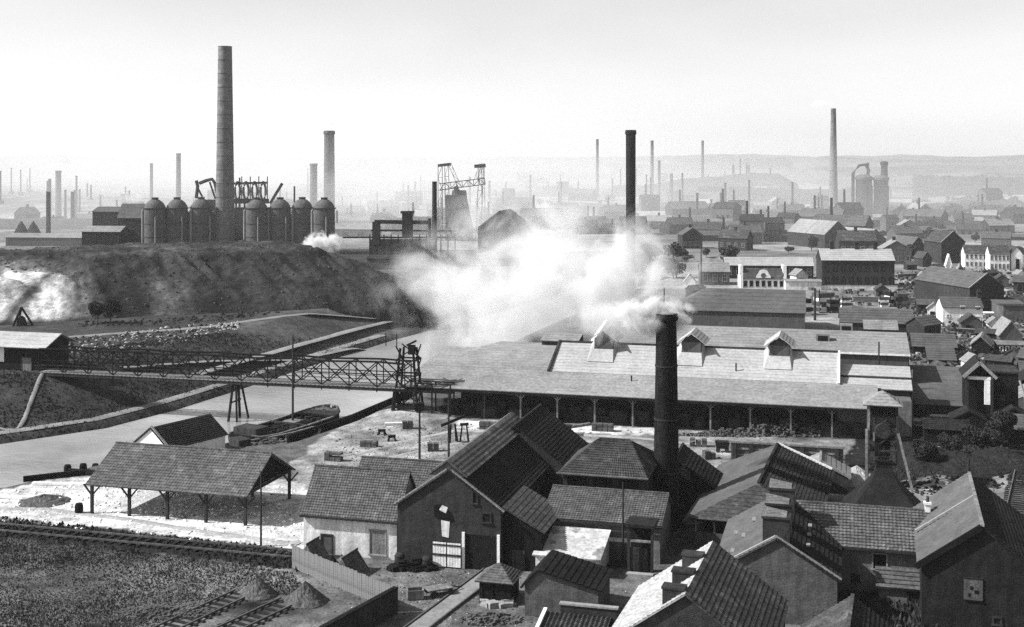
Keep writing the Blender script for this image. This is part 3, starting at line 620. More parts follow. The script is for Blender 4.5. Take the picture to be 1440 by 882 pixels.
def barn():
    fr = Fr(559, 791); w = fr.u_px(704); he = fr.h(0, 0, 709); hr = fr.h(w / 2, 0, 662); d = 19
    t = house('brick_barn', 'dark brick barn with broad gable, patched hole in its wall and pale double gate', 'barn', fr, w, d, he, hr, 'y', 'brick', 'tile', roof2='tile_dark', n=18, pan=.42, amp=.03, coping=(0,),  # dark tile paints in the shade of the right slope
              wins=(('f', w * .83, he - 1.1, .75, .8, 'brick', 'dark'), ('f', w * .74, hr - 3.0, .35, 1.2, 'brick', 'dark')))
    g = MB(); g.poly((3.9, -.03, 4.9), (5.0, -.03, 4.2), (6.0, -.03, 4.6), (5.7, -.03, 5.4), (4.6, -.03, 6.2), (3.8, -.03, 6.0)); g.build('wall_hole', M['dark'], t)
    g = MB(); g.poly((4.4, -.035, 5.6), (5.1, -.035, 5.3), (5.3, -.035, 5.9), (4.7, -.035, 6.1)); g.poly((4.7, -.035, 3.0), (5.4, -.035, 2.9), (5.5, -.035, 4.5), (4.6, -.035, 4.6)); g.build('plaster_patch', M['plaster'], t)
    m = MB().box(w * .65, w * .965, -.02, .25, -.6, 3.4); dd = m.build('doorway', M['dark'], t)
    for u in (w * .635, w * .97): MB().box(u, u + .28, -.22, -.03, -.6, 3.6).build('door_post', M['white'], dd)
    for i, u0 in enumerate((w * .36, w * .50)):
        g = MB(); W2 = w * .13
        for k in range(5): g.box(u0 + W2 * k / 5 + .01, u0 + W2 * (k + 1) / 5 - .02, -.42, -.36, .15, 2.5)
        gt = g.build('gate', M['white'], t); MB().box(u0, u0 + W2, -.48, -.422, 1.2, 1.4).build('gate_rail', M['wood'], gt); MB().box(u0, u0 + W2, -.48, -.423, 2.2, 2.35).build('gate_rail', M['wood'], gt)
    # raised monitor along the ridge
    mo = MB(); k = w / 2
    mo.courses((k + 1.9, .2, hr - .55), (k + 1.9, d + 6, hr - .55), (k - .2, d + 6, hr + 1.0), (k - .2, .2, hr + 1.0), 5, .05); mo.courses((k - 2.3, d + 6, hr - .5), (k - 2.3, .2, hr - .5), (k - .2, .2, hr + 1.0), (k - .2, d + 6, hr + 1.0), 5, .05)
    mm = mo.build('ridge_monitor', M['tile_mid'], t); g = MB(); g.poly((k - 2.2, .25, hr - .6), (k + 1.8, .25, hr - .6), (k - .2, .25, hr + .85)); g.build('monitor_end', M['brick'], mm)
    # lean-to on the right side
    fl = Fr(705, 0, D=fr.w(w, .6)[1]); fl.x, fl.y = fr.w(w + .05, .8)[:2]; w2 = 3.9; x0 = MB()
    lt = thing('lean_to', 'dark boarded lean-to with ribbed tile roof against the right wall of the brick barn', 'lean-to', (fl.x, fl.y, 0), fr.th)
    x0.poly((0, 0, -.6), (w2, 0, -.6), (w2, 0, he - 1.7), (0, 0, he + .2)); x0.poly((w2, 0, -.6), (w2, 8, -.6), (w2, 8, he - 1.7), (w2, 0, he - 1.7)); x0.build('wall', M['wood_dark'], lt)
    q = MB(); q.courses((w2 + .4, -.3, he - 1.9), (w2 + .4, 8.2, he - 1.9), (0, 8.2, he + .35), (0, -.3, he + .35), 9, .05, 22, .07); q.build('roof', M['tile'], lt)
    g = MB().box(.9, 2.2, -.05, .02, -.5, 2.0); g.build('door', M['wood'], lt)
    # taller rear hall
    fr2 = Fr(0, 0, D=1); fr2.x, fr2.y = fr.w(w * .5 - 4.2, d + 1.0)[:2]; fr2.z = 0; w3 = 11.5
    hr3 = H - (600 - HZ) * fr2.w(w3 / 2, 0)[1] / F
    house('rear_hall', 'taller dark tiled hall joined behind the brick barn, nearest the long shed posts', 'hall', fr2, w3, 12, hr3 - 4.2, hr3, 'y', 'brick', 'tile_dark', n=16, pan=.45, amp=.03)
barn()
def engine_houses():
    fr = Fr(765, 780); w = fr.u_px(928); he = fr.h(0, 0, 727); d = 8.0; hr = fr.h(0, 5, 680) - .45
    house('workshop', 'long tiled workshop below the hipped roof, left of the black chimney', 'workshop', fr, w, d, he, hr, 'x', 'brick_pale', 'tile_mid', rp=.625, n=16, pan=.42, amp=.03, gutter=True,
          doors=(('f', w * .78, -.3, 1.5, 3.0, 'wood', 'wood_dark'),))
    fh = Fr(0, 0, D=1); fh.x, fh.y = fr.w(.6, 6.2)[:2]; w2 = fh.u_px(905) ; he2 = fh.h(0, 0, 664); d2 = 10; hr2 = fh.h(w2 / 2, 5, 620)
    t = house('hipped_house', 'engine house with dark hipped roof and row of shadowed openings under its eaves', 'house', fh, w2, d2, he2, hr2, 'x', 'brick', 'tile', hip=(w2 * .34, w2 * .26), n=16, pan=.42, amp=.03, over=.5)
    for i in range(3):
        u = w2 * (.06 + i * .32); opening(t, 'window', 'f', u, he2 - 1.25, w2 * .24, .95, w2, d2, M['brick'], M['dark'], sill=False, bars=False)
    MB().bar((-.6, -.62, he2 + .02), (w2 + .6, -.62, he2 + .02), .12, .14).build('gutter', M['brick_pale'], t)
    # boiler house: near-black walls and roof paint in the shade behind the chimney
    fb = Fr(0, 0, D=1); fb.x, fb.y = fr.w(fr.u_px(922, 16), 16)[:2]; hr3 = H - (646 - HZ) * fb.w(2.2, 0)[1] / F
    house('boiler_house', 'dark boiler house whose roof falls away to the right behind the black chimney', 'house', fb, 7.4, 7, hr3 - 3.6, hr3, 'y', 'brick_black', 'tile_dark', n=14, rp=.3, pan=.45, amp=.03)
    # white lean-to with stained roof
    fl = Fr(753, 806); w3 = fl.u_px(842); he3 = fl.h(0, 0, 780); d3 = 5.4; hr3 = fl.h(0, d3, 740)
    house('lean_to', 'small whitewashed lean-to with stained pale sheet roof in front of the workshop', 'lean-to', fl, w3, d3, he3, hr3, 'x', 'plaster', 'dirty_white', rp=.97, n=3, step=.03, caps=False, sides=(1, 0))
    # porch with door, right of the white lean-to
    fp = Fr(884, 806); p = thing('porch', 'narrow dark timber porch with posts and plank door at the right end of the workshop', 'porch', fp.loc(), fp.th); wp = 2.3
    for u in (0, wp): MB().box(u - .12, u + .12, -.12, .12, -.5, 4.6).build('post', M['wood'], p)
    MB().box(-.3, wp + .3, -.4, 2.4, 4.6, 4.9).build('roof', M['tile_dark'], p); MB().box(.1, wp - .1, .6, .8, -.5, 4.5).build('wall', M['wood_dark'], p)
    MB().box(.35, wp - .5, .5, .59, -.1, 2.4).build('door', M['wood'], p); MB().box(.1, wp - .1, -.1, .1, 3.1, 3.3).build('rail', M['wood_pale'], p)
    MB().box(-.2, wp + .2, -.9, -.2, -.4, .25).build('step', M['trim'], p)
engine_houses()
pole('pole', 'thin dark pole standing in front of the workshop roof', 876, 792, 678, .1)
def pantile_workshop():
    fr = Fr(974, 770, th=R(-18)); w = 12.4; d = 24; he = fr.h(0, 0, 725); hr = fr.h(w / 2, 5, 680)
    t = thing('pantile_workshop', 'broad open-fronted workshop roof with pale left slope and dark ribbed pantiles on the right', 'workshop', fr.loc(), fr.th)
    MB().box(.3, w - .3, 5, d, -.6, he).build('wall', M['brick'], t); MB().box(.2, w - .2, .2, .55, -.6, 1.6).build('front_wall', M['brick_mid'], t)
    for u in (.3, 2.2, 5, 8, w - .4): MB().box(u - .1, u + .1, .25, .5, 1.6, he).build('post', M['wood_pale'], t)
    q = MB(); k = (hr - he) / (w / 2)
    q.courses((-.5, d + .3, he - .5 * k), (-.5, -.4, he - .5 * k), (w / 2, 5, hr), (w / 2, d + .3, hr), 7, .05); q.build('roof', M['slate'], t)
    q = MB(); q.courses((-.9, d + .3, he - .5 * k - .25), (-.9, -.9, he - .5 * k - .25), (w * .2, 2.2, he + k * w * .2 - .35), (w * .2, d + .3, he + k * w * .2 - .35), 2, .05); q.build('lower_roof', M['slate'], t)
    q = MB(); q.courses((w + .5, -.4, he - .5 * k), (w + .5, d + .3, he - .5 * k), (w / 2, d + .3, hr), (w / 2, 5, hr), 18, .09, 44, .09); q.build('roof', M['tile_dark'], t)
    q = MB(); q.courses((-.5, -.4, he - .5 * k), (w + .5, -.4, he - .5 * k), (w / 2, 5, hr), (w / 2, 5, hr), 10, .05); q.build('hip_roof', M['tile'], t)
    q = MB(); q.poly((.3, d, he), (w - .3, d, he), (w / 2, d, hr - .1)); q.build('gable', M['brick'], t)
    MB().bar((w / 2, 5, hr + .1), (w / 2, d + .4, hr + .1), .3, .2).build('ridge_tile', M['tile_dark'], t)
    MB().bar((w + .2, d + .35, he + .1), (w / 2, d + .35, hr + .12), .3, .25).build('verge', M['white'], t)
pantile_workshop()
def chimney_row():
    fr = Fr(0, 0, D=1); fr.x, fr.y = 18.0, 108.9; fr.z = 0; w = 10.3; d = 15.5; he = 4.2; hr = 7.3
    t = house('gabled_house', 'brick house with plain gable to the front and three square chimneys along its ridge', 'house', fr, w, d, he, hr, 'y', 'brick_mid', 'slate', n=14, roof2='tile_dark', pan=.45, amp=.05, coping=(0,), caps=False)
    for v, hh in ((.9, 1.7), (5.6, 1.6), (11.6, 1.5)):
        m = MB().box(w / 2 - 1.15, w / 2 + 1.15, v - .75, v + .75, hr - 1.6, hr + hh); m.box(w / 2 - 1.25, w / 2 + 1.25, v - .85, v + .85, hr + hh, hr + hh + .2); c = m.build('chimney', M['brick'], t)
        g = MB(); g.poly((w / 2 - 1.2, v - .8, hr + hh + .21), (w / 2 + .9, v - .8, hr + hh + .21), (w / 2 + .9, v + .8, hr + hh + .35), (w / 2 - 1.2, v + .8, hr + hh + .7)); g.build('lit_chimney_top', M['brick_pale'], c)  # paler sloping piece paints in the sunlit top of the chimney
    for u, v, z in ((1.2, 2.5, 0), (1.9, 6, 0), (1.0, 8.5, 0), (2.6, 10, 0)):
        zz = he + (hr - he) / (w / 2) * u + .28; MB().cbox(u, v, zz, .35, 1.1, .08).build('skylight', M['felt'], t)
    for v in (3.2, 6.5, 9.4):
        u = w - 2.5; zz = he + (hr - he) / (w / 2) * 2.5 + .3; MB().cbox(u, v, zz, .35, .8, .1).build('skylight', M['trim'], t)
chimney_row()
def white_row():
    th = R(-18); fr = Fr(0, 0, th=th, D=1); w = 11.6; d = 12.6; b = (-math.sin(th), math.cos(th))
    fr.x, fr.y = 10.85 - b[0] * d, 102.6 - b[1] * d; fr.z = 0; he, hr = 4.9, 9.0
    t = house('row_house', 'nearest house, its whole left roof slope glaring pale in the sun, right slope dark', 'house', fr, w, d, he, hr, 'y', 'brick', 'tile_pale', n=18, step=.05, pan=.45, amp=.03, roof2='tile', caps=False)  # sun glare on the left slope painted in with paler tile
    for v in (d - 3.8, d - 8.0, .8):
        m = MB().box(w / 2 - 1.75, w / 2 - .15, v - .5, v + .5, hr - 2.4, hr + .15); m.box(w / 2 - 1.82, w / 2 - .1, v - .56, v + .56, hr + .15, hr + .32); m.build('chimney', M['brick'], t)
    f2 = Fr(0, 0, th=th, D=1); f2.x, f2.y = 20.2, 88.0; f2.z = 0
    house('row_house', 'dark pointed roof poking into the bottom edge in front of the plain brick gable', 'house', f2, 7, 9, 3.9, 6.4, 'y', 'brick', 'tile', n=12, roof2='tile_dark', pan=.45, amp=.03)
    f3 = Fr(0, 0, th=th, D=1); f3.x, f3.y = 6.4, 83.2; f3.z = 0
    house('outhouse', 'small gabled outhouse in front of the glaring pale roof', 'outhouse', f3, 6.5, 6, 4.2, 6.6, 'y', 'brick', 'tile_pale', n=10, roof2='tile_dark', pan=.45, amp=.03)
white_row()
def right_house():
    fr = Fr(1312, 840); fr.x, fr.y = fr.w(-12.2, 0)[:2]; w = 12.2; d = 9.0; he = fr.h(w, 0, 777); hr = fr.h(w, d / 2, 721)
    u0 = fr.u_px(1228); u1 = fr.u_px(1199); u2 = fr.u_px(1258)
    house('tiled_house', 'pale brick house with wide tiled roof and one dark window under the eaves', 'house', fr, w, d, he, hr, 'x', 'brick_pale', 'tile_mid', n=14, step=.09, pan=.5, amp=.03, gutter=True,
          wins=(('f', u0, he - 1.9, 1.15, 1.35, 'trim', 'dark'), ('f', u1, he - 3.2, .55, .5, 'brick', 'dark'), ('f', u2, he - 3.4, .9, .45, 'brick', 'dark')), chims=((w - .2, d / 2, hr, .5, .5, .8, M['white'], 1),))
    fl = Fr(1262, 0, D=fr.w(w * .62, -1.6)[1]); fl.x, fl.y = fr.w(w * .6, -2.8)[:2]; fl.z = 0
    house('lean_to', 'lean-to with ribbed tile roof in front of the pale brick house', 'lean-to', fl, 5.6, 2.6, 1.5, 2.4, 'x', 'brick_pale', 'tile_mid', rp=.97, n=5, step=.1, sides=(1, 0), caps=False, doors=(('f', 2.6, -.5, .9, 1.7, 'wood', 'wood_dark'),))
right_house()
def big_house():
    th = R(-17); fr = Fr(0, 0, th=th, D=1); w = 9.6; hr = 9.2; he = 5.6; a = (math.cos(th), math.sin(th)); rx, ry = xat(1380, 104.5), 104.5
    fr.x, fr.y = rx - a[0] * w / 2, ry - a[1] * w / 2; fr.z = 0; d = 18.5
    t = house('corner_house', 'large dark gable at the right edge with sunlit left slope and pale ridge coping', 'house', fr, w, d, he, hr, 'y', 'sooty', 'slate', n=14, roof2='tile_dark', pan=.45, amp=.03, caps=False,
              wins=(('f', 5.8, 1.2, .5, .5, 'brick', 'dark'),))
    MB().bar((w / 2 + .1, -.2, hr + .25), (w / 2 + .1, d, hr + .25), .26, .2).build('ridge_coping', M['wood_pale'], t)
    MB().bar((-.3, 9.5, he + .2), (w / 2, 9.5, hr + .25), .3, .2).build('party_coping', M['trim'], t)
    MB().bar((-.5, -.3, he - .1), (w / 2, -.3, hr + .15), .2, .5).build('bargeboard', M['dark'], t)
    s = MB().box(3.4, 4.9, -.1, -.004, 3.0, 4.9); sp = s.build('wall_panel', M['brick_mid'], t)
    k = MB(); k.box(3.4, 4.9, -.14, -.1, 4.84, 4.92); k.box(3.4, 4.9, -.14, -.1, 2.98, 3.05); k.box(3.9, 4.15, -.12, -.1, 3.9, 4.2); k.box(4.25, 4.6, -.12, -.1, 3.6, 3.9); k.box(3.75, 3.95, -.12, -.1, 3.3, 3.6); k.build('panel_mark', M['dark'], sp)
big_house()
pole('telegraph_pole', 'dark pole with a cross arm behind the sunlit slope of the corner house', 1362, 0, 645, .16, arms=0, D=126)
def kiln_hood():
    x, y = xat(1243, 131), 131.0; t = thing('kiln_hood', 'black flared kiln hood rising to a square vent behind the tiled house', 'kiln', (x, y, 0), R(30))
    zt = zat(648, y); s2 = 1.414
    MB().lathe([(5.3, -.5), (5.3, 3.4)], 4, cap=False).build('wall', M['brick'], t)
    m = MB(); m.lathe([(5.9, 3.2), (5.0, 3.9), (3.7, 4.9), (2.4, 6.0), (1.5, 7.0), (1.15, 7.9)], 4, cap=False); m.build('roof', M['iron_dark'], t)
    m = MB(); m.lathe([(1.12, 7.6), (1.05, zt), (1.25, zt + .02), (1.25, zt + .25), (.8, zt + .25), (.75, zt - 1)], 4); m.build('vent', M['wood_dark'], t)
kiln_hood()
def headframe():
    x, y = gp(1241, 682); fr = Fr(1241, 682); t = thing('headframe', 'dark timber headframe with small hipped cap roof at the right end of the long shed', 'tower', (x, y, 0), TH)
    zt = zat(566, y); za = zat(549, y); k = 1.65
    for i, (u, v) in enumerate(((-k, -k), (k, -k), (k, k), (-k, k))): MB().bar((u * 1.15, v * 1.15, -.5), (u, v, zt), .3).build('leg', M['wood_pale'] if i == 0 else M['wood'], t)
    b = MB()
    for z in (2.2, 4.6, 7.0, 9.4):
        for (p, q) in (((-k, -k), (k, -k)), ((k, -k), (k, k)), ((k, k), (-k, k)), ((-k, k), (-k, -k))):
            b.bar((p[0], p[1], z), (q[0], q[1], z), .22); b.bar((p[0], p[1], z), (q[0], q[1], min(zt, z + 2.3)), .16)
    b.build('bracing', M['wood'], t)
    MB().box(-k - .15, k + .15, -k - .15, k + .15, zt - 1.5, zt).build('cabin', M['wood_dark'], t)
    MB().box(-.9, .9, -.8, .9, -.5, 6.0).build('shaft_lining', M['wood_dark'], t)
    g = MB(); e = k + .7; a = (0, 0, za)
    g.courses((-e, -e, zt), (e, -e, zt), a, a, 5, .04); g.courses((e, -e, zt), (e, e, zt), a, a, 5, .04); g.courses((e, e, zt), (-e, e, zt), a, a, 5, .04); g.courses((-e, e, zt), (-e, -e, zt), a, a, 5, .04); g.build('roof', M['felt'], t)
    MB().bar((k, -k, zt - 2.8), (k + 1.9, -k - 1.0, -.4), .3).build('raking_strut', M['wood_pale'], t); MB().bar((-k - .3, -k - .4, -.5), (-k - .3, -k - .4, zt - 3), .3).build('guide_post', M['wood_pale'], t)
    w = MB(); w.lathe([(.9, -.1), (1.0, 0), (.9, .1)], 16, (0, 0, 0)); wh = w.build('winding_wheel', M['iron'], t); wh.location = (0, -k - .2, zt - 3.2); wh.rotation_euler = (R(90), 0, 0)
headframe()
def pit_tower():
    fr = Fr(1359, 606); w = fr.u_px(1396); he = fr.h(0, 0, 528); hr = fr.h(w / 2, 0, 511)
    t = thing('pit_tower', 'black stilted shaft house with pale gable boards and one white pillar at its open front', 'tower', fr.loc(), fr.th)
    MB().box(0, w, .8, 7, -.5, he).build('wall', M['wood_dark'], t); m = MB(); m.poly((0, .79, he), (w, .79, he), (w / 2, .79, hr - .1)); m.build('gable', M['wood_dark'], t)
    roof_mesh(w, 7, he, hr, 'y', over=.5, og=.6, n=6, step=.04).build('roof', M['tile_dark'], t)
    g = MB(); g.bar((-.5, -.65, he - .2), (w / 2, -.65, hr + .2), .2, .45); g.bar((w / 2, -.65, hr + .2), (w + .5, -.65, he - .2), .2, .45); g.build('bargeboard', M['trim'], t)
    for u in (.1, w - .1): MB().box(u - .18, u + .18, -.15, .2, -.5, he).build('post', M['wood'], t)
    MB().box(w * .68, w * .9, -.2, .15, he - 4.2, he - .6).build('pillar', M['white'], t); MB().box(0, w, -.15, .15, he - .55, he - .1).build('lintel', M['white'], t)
    f2 = Fr(0, 0, D=1); f2.x, f2.y = fr.w(w + .1, 1.5)[:2]; f2.z = 0; h2 = fr.h(w, 1.5, 524)
    b = thing('winding_house', 'black flat-roofed box standing against the right side of the shaft house', 'building', f2.loc(), fr.th); ww = f2.u_px(1432)
    MB().box(0, ww, 0, 6, 3.4, h2).build('wall', M['wood_dark'], b); MB().box(-.2, ww + .2, -.2, 6.2, h2, h2 + .25).build('roof', M['wood'], b)
    for u in (.2, ww - .2): MB().box(u - .15, u + .15, .1, .4, -.5, 3.4).build('leg', M['wood'], b)
    MB().bar((ww + .2, 0, h2 - 1), (ww + 2.4, -1.5, -.4), .25).build('strut', M['trim'], b)
    MB().box(1, 1.8, -.1, -.004, 4.5, 5.4).build('window', M['wood'], b)
pit_tower()
def mid_right_sheds():
    fr = Fr(1288, 592); w = fr.u_px(1362); h1 = fr.h(0, 0, 574); d = 17
    house('flat_shed', 'wide plain grey roof sloping between the long shed and the shaft house', 'shed', fr, w, d, 2.6, 6.0, 'x', 'brick', 'slate', rp=.95, n=8, step=.03, caps=False, sides=(1, 0))
    for i, (px, py, l, wd, hh, lab) in enumerate(((1300, 598, 4, 1.4, 1.0, 'stack of pale sawn planks at the left of the fenced timber yard'), (1322, 593, 3.5, 1.6, 1.3, 'pale plank stack beside the grey sloping roof'), (1330, 606, 4.5, 1.2, .8, 'lowest plank stack in front of the grey sloping roof'))):
        x, y = gp(px, py); t = thing('plank_stack', lab, 'timber', (x, y, tz(x, y) - .1), R(random.uniform(-25, 10)))
        for k in range(4):
            for j in range(4): MB().box(-l / 2 + random.uniform(-.2, .2), l / 2 + random.uniform(-.2, .2), (j - 2) * wd / 4, (j - 1.08) * wd / 4, k * hh / 4, (k + .85) * hh / 4).build('plank', M['wood_pale'] if (k + j) % 3 else M['white'], t)
    fr = Fr(1398, 606, th=R(-15)); house('shed', 'pale roofed low shed at the right edge below the black winding house', 'shed', Fr(1412, 590), 9, 8, 2.2, 4.4, 'y', 'plaster', 'felt', n=6, step=.04)
mid_right_sheds()
for px, py, w, d, he, hr, ax, rm, lab in ((1400, 612, 5, 5, 2.6, 4.0, 'y', 'tile_dark', 'black little shed beneath the winding house legs'), (1418, 624, 6, 4, 2.2, 3.8, 'x', 'slate', 'dark low shed with grey roof at the right edge, below the winding house'), (1340, 612, 4.5, 4, 2.4, 3.6, 'y', 'tile_dark', 'black hut between the plank stacks and the shaft house'), (1300, 622, 6, 4, 2.0, 3.0, 'x', 'tile_dark', 'low black shed by the dark heaps right of the headframe'), (1425, 570, 5, 6, 3, 5, 'y', 'tile_dark', 'dark gabled shed right behind the winding house strut'), (1436, 548, 6, 5, 3, 4.6, 'x', 'slate', 'grey-roofed shed at the very right edge above the dark gabled shed')):
    house('shed', lab, 'shed', Fr(px, py), w, d, he, hr, ax, 'wood_dark', rm, n=6, step=.04, caps=False)

# ================================================================ FOREGROUND YARD
def hut():
    fr = Fr(674, 848); w = fr.u_px(718); he = fr.h(0, 0, 815); d = 3.0; hr = fr.h(w / 2, d / 2, 794)
    house('hut', 'little square hut with pointed hipped roof and dark doorway in the yard', 'hut', fr, w, d, he, hr, 'x', 'wood_dark', 'tile_mid', hip=(w * .48, w * .48), n=8, step=.04, caps=False, doors=(('f', w * .1, -.3, .9, 2.1, 'wood_dark', 'dark'),))
    fb = Fr(738, 866); w2 = fb.u_px(768) + .6; he2 = fb.h(0, 0, 816)
    t = house('black_shed', 'shed with roof painted shade-black and one grey brick end wall right of the pointed hut', 'shed', fb, 6.6, 5.5, he2 - .4, he2 + .9, 'y', 'brick_mid', 'wood_dark', rp=.18, n=10, pan=.45, amp=.03, caps=False)  # black roof colour paints in the shadow over this shed
    fw = Fr(788, 884); ww = fw.u_px(868)
    t = thing('pent_shed', 'low shed with ribbed pantile roof under a parapet wall at the bottom edge', 'shed', fw.loc(), fw.th)
    hh = fw.h(0, 0, 850); MB().box(0, ww, 0, .35, -.5, hh).build('parapet', M['brick'], t); MB().box(-.08, ww + .08, -.1, .45, hh, hh + .15).build('coping', M['trim'], t)
    q = MB(); q.courses((-1.2, -5, .5), (ww - .5, -5, .5), (ww - .5, -.02, hh - .7), (-1.2, -.02, hh - .7), 12, .08, 14, .08); q.build('roof', M['tile'], t)
    MB().bar((-1.3, -5, .7), (-1.3, 0, hh - .5), .3, .25).build('verge', M['white'], t)
    MB().box(-1.2, ww - .5, -5, -.4, -.5, .3).build('wall', M['brick'], t)
hut()
def plank_fence():
    pts = [gp(411, 798), gp(506, 839), gp(556, 861)]; t = thing('plank_fence', 'grey plank fence running from the whitewashed cottage down to the dark yard wall', 'fence', (pts[0][0], pts[0][1], 0), 0)
    me = None; i = 0
    for (p, q) in zip(pts[:-1], pts[1:]):
        L = math.hypot(q[0] - p[0], q[1] - p[1]); a = math.atan2(q[1] - p[1], q[0] - p[0]); n = int(L / .32)
        for k in range(n):
            x, y = p[0] + (q[0] - p[0]) * (k + .5) / n - pts[0][0], p[1] + (q[1] - p[1]) * (k + .5) / n - pts[0][1]
            if me is None:
                o = MB().box(-.15, .15, -.03, .03, -.3, 2.2).build('plank', M['wood_pale'], t); me = o.data
            else: o = bpy.data.objects.new('plank', me); C.objects.link(o); o.parent = t
            o.location = (x, y, random.uniform(-.07, .07)); o.rotation_euler = (0, random.uniform(-.012, .012), a)
        r = MB()
        for z in (.5, 1.7): r.bar((p[0] - pts[0][0] + .09, p[1] - pts[0][1] + .09, z), (q[0] - pts[0][0] + .09, q[1] - pts[0][1] + .09, z), .1)
        r.build('rail', M['wood'], t)
        for k in range(int(L / 2.4) + 1):
            f = k * 2.4 / L; MB().bar((p[0] + (q[0] - p[0]) * f - pts[0][0] + .1, p[1] + (q[1] - p[1]) * f - pts[0][1] + .1, -.4), (p[0] + (q[0] - p[0]) * f - pts[0][0] + .1, p[1] + (q[1] - p[1]) * f - pts[0][1] + .1, 2.1), .16).build('post', M['wood'], t)
    a, b = gp(557, 862), gp(430, 935); m = thing('yard_wall', 'dark yard wall meeting the end of the plank fence at the bottom edge', 'wall', (a[0], a[1], 0), 0)
    MB().bar((0, 0, .9), (b[0] - a[0], b[1] - a[1], .9), .4, 2.6).build('wall', M['brick'], m); MB().bar((0, 0, 2.28), (b[0] - a[0], b[1] - a[1], 2.28), .5, .14).build('coping', M['wood_dark'], m)
plank_fence()
def tracks():
    def track(lab, A0, A1, B0, B1, g=.55):
        p0, p1 = Vector(gp(*A0) + (0,)), Vector(gp(*A1) + (0,)); q0, q1 = Vector(gp(*B0) + (0,)), Vector(gp(*B1) + (0,))
        c0, c1 = (p0 + q0) / 2, (p1 + q1) / 2; dr = (c1 - c0).normalized(); nx = Vector((-dr.y, dr.x, 0)); L = (c1 - c0).length
        hw = 1.05; t = thing('rail_track', lab, 'track', c0, 0)
        for s in (-1, 1): MB().bar(nx * s * hw + Vector((0, 0, .2)), nx * s * hw + dr * L + Vector((0, 0, .2)), .13, .16).build('rail', M['rail'], t)
        me = None; k = int(L / .95)
        for i in range(k):
            if me is None: o = MB().box(-1.6, 1.6, -.16, .16, -.12, .115).build('sleeper', M['sleeper'], t); me = o.data
            else: o = bpy.data.objects.new('sleeper', me); C.objects.link(o); o.parent = t
            o.location = dr * (i + .5) * L / k + nx * random.uniform(-.1, .1); o.rotation_euler = (0, 0, math.atan2(nx.y, nx.x) + random.uniform(-.03, .03))
    track('upper of the two short tracks ending at a gravel heap, bottom left', (332, 831), (150, 917), (354, 839), (188, 917))
    track('lower of the two short tracks ending at a gravel heap, bottom left', (398, 842), (232, 920), (417, 851), (272, 920))
    track('short piece of track curving away at the right edge beyond the corner house', (1421, 722), (1436, 655), (1434, 726), (1447, 655))
    p0, p1 = gp(705, 795), gp(560, 905); pm = gp(640, 838); dr = Vector((p1[0] - p0[0], p1[1] - p0[1], 0)); L = dr.length; dr.normalize(); nx = Vector((-dr.y, dr.x, 0))
    t = thing('yard_track', 'narrow pale trackway leading from the barn doorway down through the yard', 'track', p0 + (0,), 0)
    MB().bar((0, 0, -.02), dr * L + Vector((0, 0, -.02)), 1.7, .3).build('bed', M['path'], t)
    for s in (-1, 1): MB().bar(nx * s * 1.0 + Vector((0, 0, .1)), nx * s * 1.0 + dr * L + Vector((0, 0, .1)), .14, .28).build('rail', M['rail'], t)
tracks()
def siding():
    A, B = Vector(gp(-120, 733) + (0,)), Vector(gp(425, 783) + (0,)); dr = (B - A); L = dr.length; dr.normalize(); nx = Vector((-dr.y, dr.x, 0))
    t = thing('rail_track', 'worn railway siding in the dark strip between the lime yard and the meadow', 'track', A, 0)
    for s in (-1, 1): MB().bar(nx * s * 1.05 + Vector((0, 0, .25)), nx * s * 1.05 + dr * L + Vector((0, 0, .25)), .15, .18).build('rail', M['iron_pale'], t)
    me = None
    for i in range(int(L / 1.1)):
        if me is None: o = MB().box(-1.6, 1.6, -.16, .16, -.1, .15).build('sleeper', M['sleeper'], t); me = o.data
        else: o = bpy.data.objects.new('sleeper', me); C.objects.link(o); o.parent = t
        o.location = dr * (i + .5) * 1.1; o.rotation_euler = (0, 0, math.atan2(nx.y, nx.x))
siding()
def cone_heap(lab, px, py, r, h, m='spoil'):
    x, y = gp(px, py); n = 34; V = []; Fc = []; k = 12
    for i in range(k + 1):
        for j in range(n):
            a = 2 * math.pi * j / n; rr = r * i / k * (1 + .16 * float(fbm(math.cos(a) * 2 + px, math.sin(a) * 2, 3, 4))); zz = h * (1 - i / k) ** 1.08 + .09 * random.uniform(-1, 1) * (i < k)
            V.append((rr * math.cos(a), rr * math.sin(a), zz - (.3 if i == k else 0)))
    for i in range(k):
        for j in range(n): j2 = (j + 1) % n; Fc.append((i * n + j, (i + 1) * n + j, (i + 1) * n + j2, i * n + j2))
    o = npmesh('gravel_heap', V, Fc, M[m], False); o.location = (x, y, tz(x, y) - .05); tag(o, lab, 'heap')
cone_heap('gravel heap at the end of the upper short track', 363, 837, 1.9, 1.7); cone_heap('gravel heap at the end of the lower short track, by the plank fence', 430, 846, 2.2, 1.9)
cone_heap('broad flat mound of grey clinker beside the headframe', 1205, 676, 3.4, 2.0, 'stone'); cone_heap('dark heap between the headframe and the tiled house', 1288, 727, 3.0, 1.0, 'coal')
cone_heap('wide black coal heap right of the headframe', 1296, 648, 6.5, 2.6, 'coal'); cone_heap('lower black coal heap in front of the shaft house', 1348, 655, 7, 2.0, 'coal'); cone_heap('black coal heap at the right edge below the dark low shed', 1405, 650, 6, 2.2, 'coal'); cone_heap('small dark heap against the cottage front', 467, 800, 1.2, 1.4, 'coal'); cone_heap('pale grey mound on the lime yard, left of the open shed', 62, 706, 3.2, .9)
